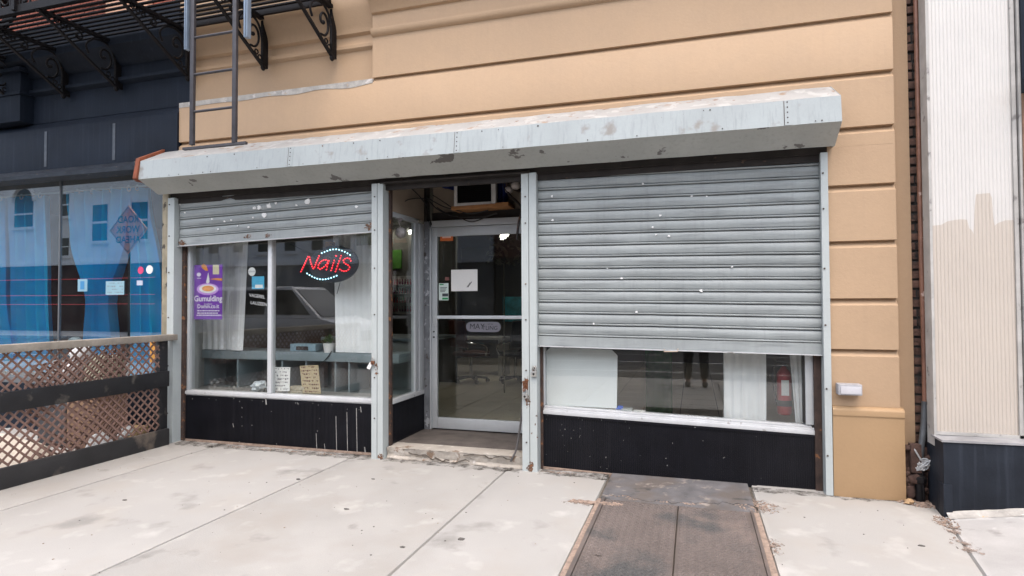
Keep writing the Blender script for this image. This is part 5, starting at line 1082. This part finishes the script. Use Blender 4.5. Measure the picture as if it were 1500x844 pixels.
for x in xb:
    w = MB(); t = 0.012
    w.box(x - .014, x + .014, -.02 + .0, .075 if x < -5.2 else .06, 3.975, ZP - .036)
    w.bar((x, -.005, 3.985), (x, -.80, 4.445), .022, .030, up=(1, 0, 0)); w.bar((x, -.80, 4.445), (x, Y0, ZP - .02), .022, .03, up=(1, 0, 0))
    sp_ = [(x, -.155 + (.135 - .011 * k) * math.cos(-1.9 + k * .62) * .85, 4.275 + (.150 - .0125 * k) * math.sin(-1.9 + k * .62)) for k in range(12)]
    w.tube(bez(sp_, 4), .0125, 6); w.ball(sp_[-1], .022, 8, 6)
    cv = [(x, -.02, 4.10), (x, -.018, 4.25), (x, -.06, 4.38), (x, -.15, 4.44), (x, -.28, 4.42), (x, -.36, 4.33), (x, -.33, 4.24)]
    w.tube(bez(cv, 5), .012, 6)
    sp2 = [(x, -.455 + (.07 - .0075 * k) * math.cos(2.0 - k * .7), 4.385 + (.065 - .0075 * k) * math.sin(2.0 - k * .7)) for k in range(9)]
    w.tube(bez(sp2, 4), .010, 6); w.ball(sp2[-1], .016, 8, 5)
    for q_ in ((-.05, 4.06), (-.10, 4.10), (-.56, 4.42), (-.62, 4.43), (-.68, 4.45)): w.tube([(x, q_[0] + .024 * math.cos(a * .785), q_[1] + .024 * math.sin(a * .785)) for a in range(8)], .008, 5, closed=True)
    w.ball((x, -.0, 3.97), (.022, .03, .035), 8, 6)
    part('scroll_bracket', w, iron, fe_)
w = MB()
for (pa, pb, px) in ((73, -40, 273), (55, -40, 361)):
    wd = 4.2 if px == 273 else 6.0; a = at(px, pa, -.90); hw = wd * .0062 * .55
    w.box(a.x - hw, a.x + hw, -.915, -.865, a.z, 5.3); w.box(a.x - hw * .3, a.x + hw * .3, -.925, -.9155, a.z + .01, 5.3)
part('guide_channel', w, channel_m, fe_, bevel=.004)
ld = thing('drop_ladder', 'dark steel drop ladder hanging in front of the fire escape', 'ladder', at(313, 214, -.88))
YL = -.88
for p0, p1 in (((281.5, 213), (286.5, -30)), ((343.5, 211), (349, -30))):
    a, b = at(*p0, YL), at(*p1, YL); w = MB(); w.bar(a, (a.x + .004, YL, 5.2), .042, .030, up=(0, 1, 0)); part('rail', w, ladder_m, ld, bevel=.004)
for py in (51, 105.5, 160.5, -5):
    a, b = at(284.5, py + 1, YL), at(346, py - 1.5, YL); z = (a.z + b.z) / 2; w = MB(); w.tube([(a.x, YL, z), (b.x, YL, z)], .0125, 8); part('rung', w, ladder_m, ld)
a, b = at(269, 216, YL), at(361, 212, YL); z = (a.z + b.z) / 2; w = MB(); w.bar((a.x, YL, z), (b.x, YL, z), .03, .022); part('foot_bar', w, ladder_m, ld)
# ================================================================ across the street (seen mirrored in the glass)
def far_building(name, label, x0, x1, ztop, zshop, m_up, m_low, wins, depth=9):
    t = thing(name, label, 'building', ((x0 + x1) / 2, -19.6, 0), 'buildings across the street'); yf = -19.6
    w = MB(); w.box(x0, x1, yf - depth, yf, zshop, ztop); part('upper_wall', w, m_up, t)
    w = MB(); w.box(x0, x1, yf - depth, yf - .05, -.15, zshop - .004); part('shop_floor', w, m_low, t)
    w = MB(); w.box(x0, x1, yf, yf + .25, ztop - .5, ztop); w.box(x0, x1, yf, yf + .12, zshop + .004, zshop + .2); part('cornice', w, m_up, t)
    dk = M('far_window_glass', (.02, .025, .03), .12)
    for (cx, z0, ww, h_, arch) in wins:
        w = MB(); w.box(cx - ww / 2, cx + ww / 2, yf + .002, yf + .012, z0, z0 + h_)
        if arch: w.prism([(cx + ww / 2 * math.cos(R(a)), z0 + h_ + ww / 2 * math.sin(R(a))) for a in range(0, 181, 15)], 'Y', yf + .002, yf + .012)
        p = part('window', w, dk, t)
        w = MB(); w.box(cx - ww / 2 - .12, cx + ww / 2 + .12, yf, yf + .10, z0 - .16, z0 - .01); w.box(cx - ww / 2, cx + ww / 2, yf + .013, yf + .04, z0 + h_ * .48, z0 + h_ * .54)
        if arch: w.tube([(cx + (ww / 2 + .14) * math.cos(R(a)), yf + .06, z0 + h_ + (ww / 2 + .14) * math.sin(R(a))) for a in range(0, 181, 15)], .09, 6)
        part('window_trim', w, m_up, t)
    return t
stone = M('pale_stone_front', (.85, .83, .80), .8, var=.08, vs=1.2, fine=.08)
white_b = M('white_painted_front', (.85, .85, .85), .7, var=.06, vs=1)
brown_low = M('brown_shopfront', (.055, .022, .016), .5, var=.3, vs=.8)
wl_ = [(-37.3, 6.0, 1.5, 1.5, 1), (-34.1, 6.5, .75, 1.25, 0), (-34.0, 4.25, .6, 1.0, 0), (-31.4, 5.0, 1.1, 2.0, 0), (-28.6, 5.0, 1.1, 2.0, 0), (-41, 6.0, 1.5, 1.5, 1)]
far_building('stone_building', 'pale stone building with an arched window across the street, mirrored in the glass', -46, -26.6, 9.8, 3.7, stone, brown_low, wl_)
far_building('white_building', 'white painted building with tall dark windows across the street', -26.5, -9, 8.2, 3.4, white_b, M('grey_shopfront', (.20, .20, .21), .5), [(-25.3 + i * 1.55, z, .62, 1.75, 0) for i in range(10) for z in (4.1,)])
far_building('brick_building', 'red brick building across the street', -8.9, 12, 8.4, 3.6, M('far_brick', (.24, .11, .08), .85, var=.15), M('dark_shopfront', (.05, .055, .06), .4), [(-7 + i * 2.6, z, 1.1, 1.8, 0) for i in range(7) for z in (4.6,)])
far_building('grey_building', 'grey building across the street farther right', 12.1, 34, 8.0, 3.6, M('far_grey', (.34, .33, .32), .85), M('dark_shopfront', (.05, .055, .06), .4), [(14 + i * 3, z, 1.2, 1.8, 0) for i in range(6) for z in (4.6,)])
sg_ = thing('shop_sign_bands', 'thin red light bands along the brown shopfront across the street', 'sign', (-36, -19.5, 2))
for z in (2.9, 2.0, 1.5): w = MB(); w.box(-44, -27.5, -19.63, -19.60, z, z + .035); part('light_band', w, E('red_band', (.9, .12, .12), .14), sg_)

vn = thing('parked_van', 'white van parked at the kerb, mirrored in the left display window', 'van', (-10.6, -8.1, -.14))
vp = M('van_white_paint', (.62, .63, .65), .25, var=.02); va, vb = -13.2, -8.0; zb = .20
lowp = [(va, zb), (va + .55, zb)] + [(va + .95 + .40 * math.cos(R(a)), .30 + .40 * math.sin(R(a))) for a in range(180, -1, -20)] + [(vb - 1.45, zb)] + [(vb - .95 + .40 * math.cos(R(a)), .30 + .40 * math.sin(R(a))) for a in range(180, -1, -20)] + [(vb - .1, zb), (vb, .45), (vb - .04, .95), (vb - .75, 1.12), (va + .05, 1.15), (va, .9)]
w = MB(); w.prism(lowp, 'Y', -9.0, -7.2)
w.hexa([(va + .03, -8.97, 1.151), (vb - .80, -8.97, 1.121), (vb - .80, -7.23, 1.121), (va + .03, -7.23, 1.151), (va + .15, -8.82, 1.93), (vb - 1.75, -8.82, 1.93), (vb - 1.75, -7.38, 1.93), (va + .15, -7.38, 1.93)]); part('body', w, vp, vn, bevel=.05)
gl_ = M('van_dark_glass', (.012, .014, .018), .06)
def side(x, z, y): return y
for s in (1, -1):
    for xa, xb_, xa2, xb2 in ((va + .2, va + 1.5, va + .27, va + 1.5), (va + 1.6, va + 2.75, va + 1.6, va + 2.75), (va + 2.85, vb - 1.1, va + 2.85, vb - 1.72)):
        w = MB(); yo = -7.245 if s == 1 else -8.955; yt = -7.365 if s == 1 else -8.835; d = .012 * s
        w.hexa([(xa, yo, 1.22), (xb_, yo, 1.22), (xb_, yo + d, 1.22), (xa, yo + d, 1.22), (xa2, yt, 1.84), (xb2, yt, 1.84), (xb2, yt + d, 1.84), (xa2, yt + d, 1.84)]); part('side_window', w, gl_, vn)
w = MB(); w.hexa([(vb - .86, -8.85, 1.17), (vb - .86, -7.35, 1.17), (vb - .82, -7.35, 1.17), (vb - .82, -8.85, 1.17), (vb - 1.68, -8.75, 1.86), (vb - 1.68, -7.45, 1.86), (vb - 1.64, -7.45, 1.86), (vb - 1.64, -8.75, 1.86)]); part('windscreen', w, gl_, vn)
for x in (va + .95, vb - .95):
    for y in (-7.29, -8.91):
        w = MB(); w.disc((x, y, .19), .33, 'Y', .22, 24); p = part('wheel', w, M('tyre', (.02, .02, .02), .8), vn); w = MB(); w.disc((x, y, .19), .19, 'Y', .235, 16); part('rim', w, chrome, p)
for y in (-7.5, -8.7): w = MB(); w.box(vb - .05, vb + .01, y - .18, y + .18, .66, .86); part('headlight', w, white_pl, vn)
w = MB(); w.box(vb - .03, vb + .02, -8.4, -7.8, .55, .8); part('grille', w, wire_m, vn)

rs = thing('road_sign', 'orange diamond road work sign on a post, mirrored in the neighbouring glass', 'sign', (-14.5, -7.0, 0))
c = Vector((-14.55, -7.0, 3.5)); rsd = .66
w = MB(); w.prism([(c.x, c.z - rsd), (c.x + rsd, c.z), (c.x, c.z + rsd), (c.x - rsd, c.z)], 'Y', -7.0, -6.98); part('panel', w, M('orange_sign_face', (.85, .40, .16), .5, var=.08), rs)
w = MB()
for i, s_ in enumerate(('ROAD', 'WORK', 'AHEAD')): w.text(s_, .26, (c.x, -6.976, c.z + .27 - i * .27), u=(-1, 0, 0), bold=.004)
for a, b in ((0, 1), (1, 2), (2, 3), (3, 0)):
    q = [(c.x, c.z - .61), (c.x + .61, c.z), (c.x, c.z + .61), (c.x - .61, c.z)]; w.bar((q[a][0], -6.977, q[a][1]), (q[b][0], -6.977, q[b][1]), .003, .02, up=(0, 1, 0))
part('lettering', w, wire_m, rs)
w = MB(); w.tube([(c.x, -7.03, -.14), (c.x, -7.03, 4.1)], .03, 8); part('sign_post', w, grey_pipe, rs)

# ================================================================ photographer (mirrored in the right window)
def skin(pts, edges_, rad, sub=2):
    me = bpy.data.meshes.new('s'); me.from_pydata([tuple(p) for p in pts], edges_, []); ob = bpy.data.objects.new('s', me); COL.objects.link(ob)
    ob.modifiers.new('k', 'SKIN').use_smooth_shade = True; ob.modifiers.new('u', 'SUBSURF').levels = sub
    for i, r_ in enumerate(rad): me.skin_vertices[0].data[i].radius = (r_, r_) if not isinstance(r_, tuple) else r_
    me.skin_vertices[0].data[0].use_root = True
    bpy.context.view_layer.update(); m2 = bpy.data.meshes.new_from_object(ob.evaluated_get(bpy.context.evaluated_depsgraph_get()))
    bpy.data.objects.remove(ob); w = MB(); w.smooth = True; w.add([v.co for v in m2.vertices], [list(p.vertices) for p in m2.polygons]); bpy.data.meshes.remove(m2); return w
PX, PY = .02, -5.62
def pv(x, y, z): return Vector((PX + x, PY + y, z))
V_, E_, Rr = [], [], []
def chain(start, pts):
    prev = start
    for p, r_ in pts:
        V_.append(pv(*p)); Rr.append(r_)
        if prev is not None: E_.append((prev, len(V_) - 1))
        prev = len(V_) - 1
    return prev
sp = chain(None, [((0, 0, .96), (.16, .11))]); chest = chain(sp, [((0, -.01, 1.14), (.145, .10)), ((0, -.01, 1.34), (.17, .11)), ((0, 0, 1.46), (.10, .08))])
hd_ = chain(chest, [((0, .015, 1.53), .055), ((0, .03, 1.60), .075), ((0, .03, 1.68), .092), ((0, .025, 1.77), .07)])
nose = chain(hd_ - 1, [((0, .135, 1.655), .014)])
for s in (-1, 1):
    chain(0, [((s * .10, 0, .90), .10), ((s * .13, .01, .50), .062), ((s * .14, -.02, .12), .045), ((s * .14, .03, .05), .042), ((s * .15, .15, .03), .032)])
    wr = chain(chest - 1, [((s * .19, 0, 1.42), .062), ((s * .27, .04, 1.17), .045), ((s * .15, .24, 1.38), .034), ((s * .10, .27, 1.45), (.036, .02))])
    for k in range(4): chain(wr, [((s * (.095 - .012 * k), .30, 1.49 - .018 * k), .0095), ((s * (.06 - .008 * k), .325, 1.50 - .018 * k), .0088), ((s * (.035 - .004 * k), .31, 1.50 - .018 * k), .008)])
    chain(wr, [((s * .07, .25, 1.43), .011), ((s * .045, .255, 1.445), .009)])
ph = thing('person', 'person in dark trousers and dark jacket standing on the sidewalk photographing the shop', 'person', (PX, PY, 0))
part('body', skin(V_, E_, Rr), M('skin_tone', (.48, .27, .19), .5), ph)
V_, E_, Rr = [], [], []
chain(None, [((0, 0, .99), (.175, .125))])
for s in (-1, 1): chain(0, [((s * .105, 0, .88), .118), ((s * .135, .01, .50), .088), ((s * .14, -.01, .12), .075)])
part('trousers', skin(V_, E_, Rr), M('dark_trousers', (.008, .008, .010), .8), ph)
V_, E_, Rr = [], [], []
s0 = chain(None, [((0, 0, .95), (.18, .13))]); c2 = chain(s0, [((0, -.01, 1.14), (.165, .12)), ((0, -.01, 1.34), (.19, .128)), ((0, 0, 1.47), (.11, .09))])
for s in (-1, 1): chain(c2 - 1, [((s * .195, 0, 1.42), .08), ((s * .275, .04, 1.17), .064), ((s * .17, .22, 1.36), .05)])
part('jacket', skin(V_, E_, Rr), M('dark_jacket', (.012, .013, .018), .8), ph)
w = MB(); w.ball(pv(0, .01, 1.70), (.098, .105, .115), 16, 10); part('hair', w, M('dark_hair', (.012, .009, .007), .6), ph)
for s in (-1, 1):
    w = MB(); w.ball(pv(s * .035, .108, 1.685), .013, 8, 6); part('eye', w, white_pl, ph); w = MB(); w.ball(pv(s * .095, .03, 1.665), (.012, .02, .032), 8, 6); part('ear', w, MATS['skin_tone'], ph)
w = MB(); w.ball(pv(0, .112, 1.60), (.024, .012, .007), 8, 5); part('mouth', w, M('lips', (.35, .12, .10), .5), ph)
for s in (-1, 1): w = MB(); w.ball(pv(s * .145, .06, .045), (.05, .14, .05), 12, 8); part('shoe', w, M('dark_shoe', (.02, .016, .014), .5), ph)
cm = thing('handheld_camera', 'black camera held up in front of the person', 'camera', pv(0, .30, 1.48)); w = MB(); w.box(PX - .055, PX + .055, PY + .22, PY + .285, 1.45, 1.53); part('camera_body', w, black_plastic, cm, bevel=.008)
w = MB(); w.disc((PX, PY + .315, 1.485), .032, 'Y', .06, 20); part('lens_barrel', w, black_plastic, cm)

# ================================================================ light
W = bpy.data.worlds.new('World'); scene.world = W; W.use_nodes = True; nt = W.node_tree
EL, AZ = 66, 166
sky = nt.nodes.new('ShaderNodeTexSky'); sky.sky_type = 'NISHITA'; sky.sun_disc = False; sky.sun_elevation = R(EL); sky.sun_rotation = R(AZ)
sky.air_density = 1.0; sky.dust_density = 4.0; sky.ozone_density = .6
bg = nt.nodes['Background']; nt.links.new(sky.outputs[0], bg.inputs[0]); bg.inputs[1].default_value = .15
sd = bpy.data.lights.new('sun', 'SUN'); sd.energy = 1.5; sd.angle = R(125); sd.color = (1, .955, .875)
so = bpy.data.objects.new('sun', sd); COL.objects.link(so)
dirv = Vector((math.sin(R(AZ)) * math.cos(R(EL)), math.cos(R(AZ)) * math.cos(R(EL)), math.sin(R(EL))))   # towards the veiled sun, over the far side of the street
so.rotation_euler = (-dirv).to_track_quat('-Z', 'Y').to_euler(); so.location = (0, 0, 20)
vs = scene.view_settings; vs.view_transform = 'Standard'; vs.look = 'None'; vs.gamma = 1; vs.use_curve_mapping = False; vs.exposure = 1.2
cy = scene.cycles; cy.max_bounces = 8; cy.diffuse_bounces = 4; cy.glossy_bounces = 4; cy.transparent_max_bounces = 12; cy.use_denoising = True
cy.sample_clamp_indirect = 6; cy.caustics_reflective = False; cy.caustics_refractive = False
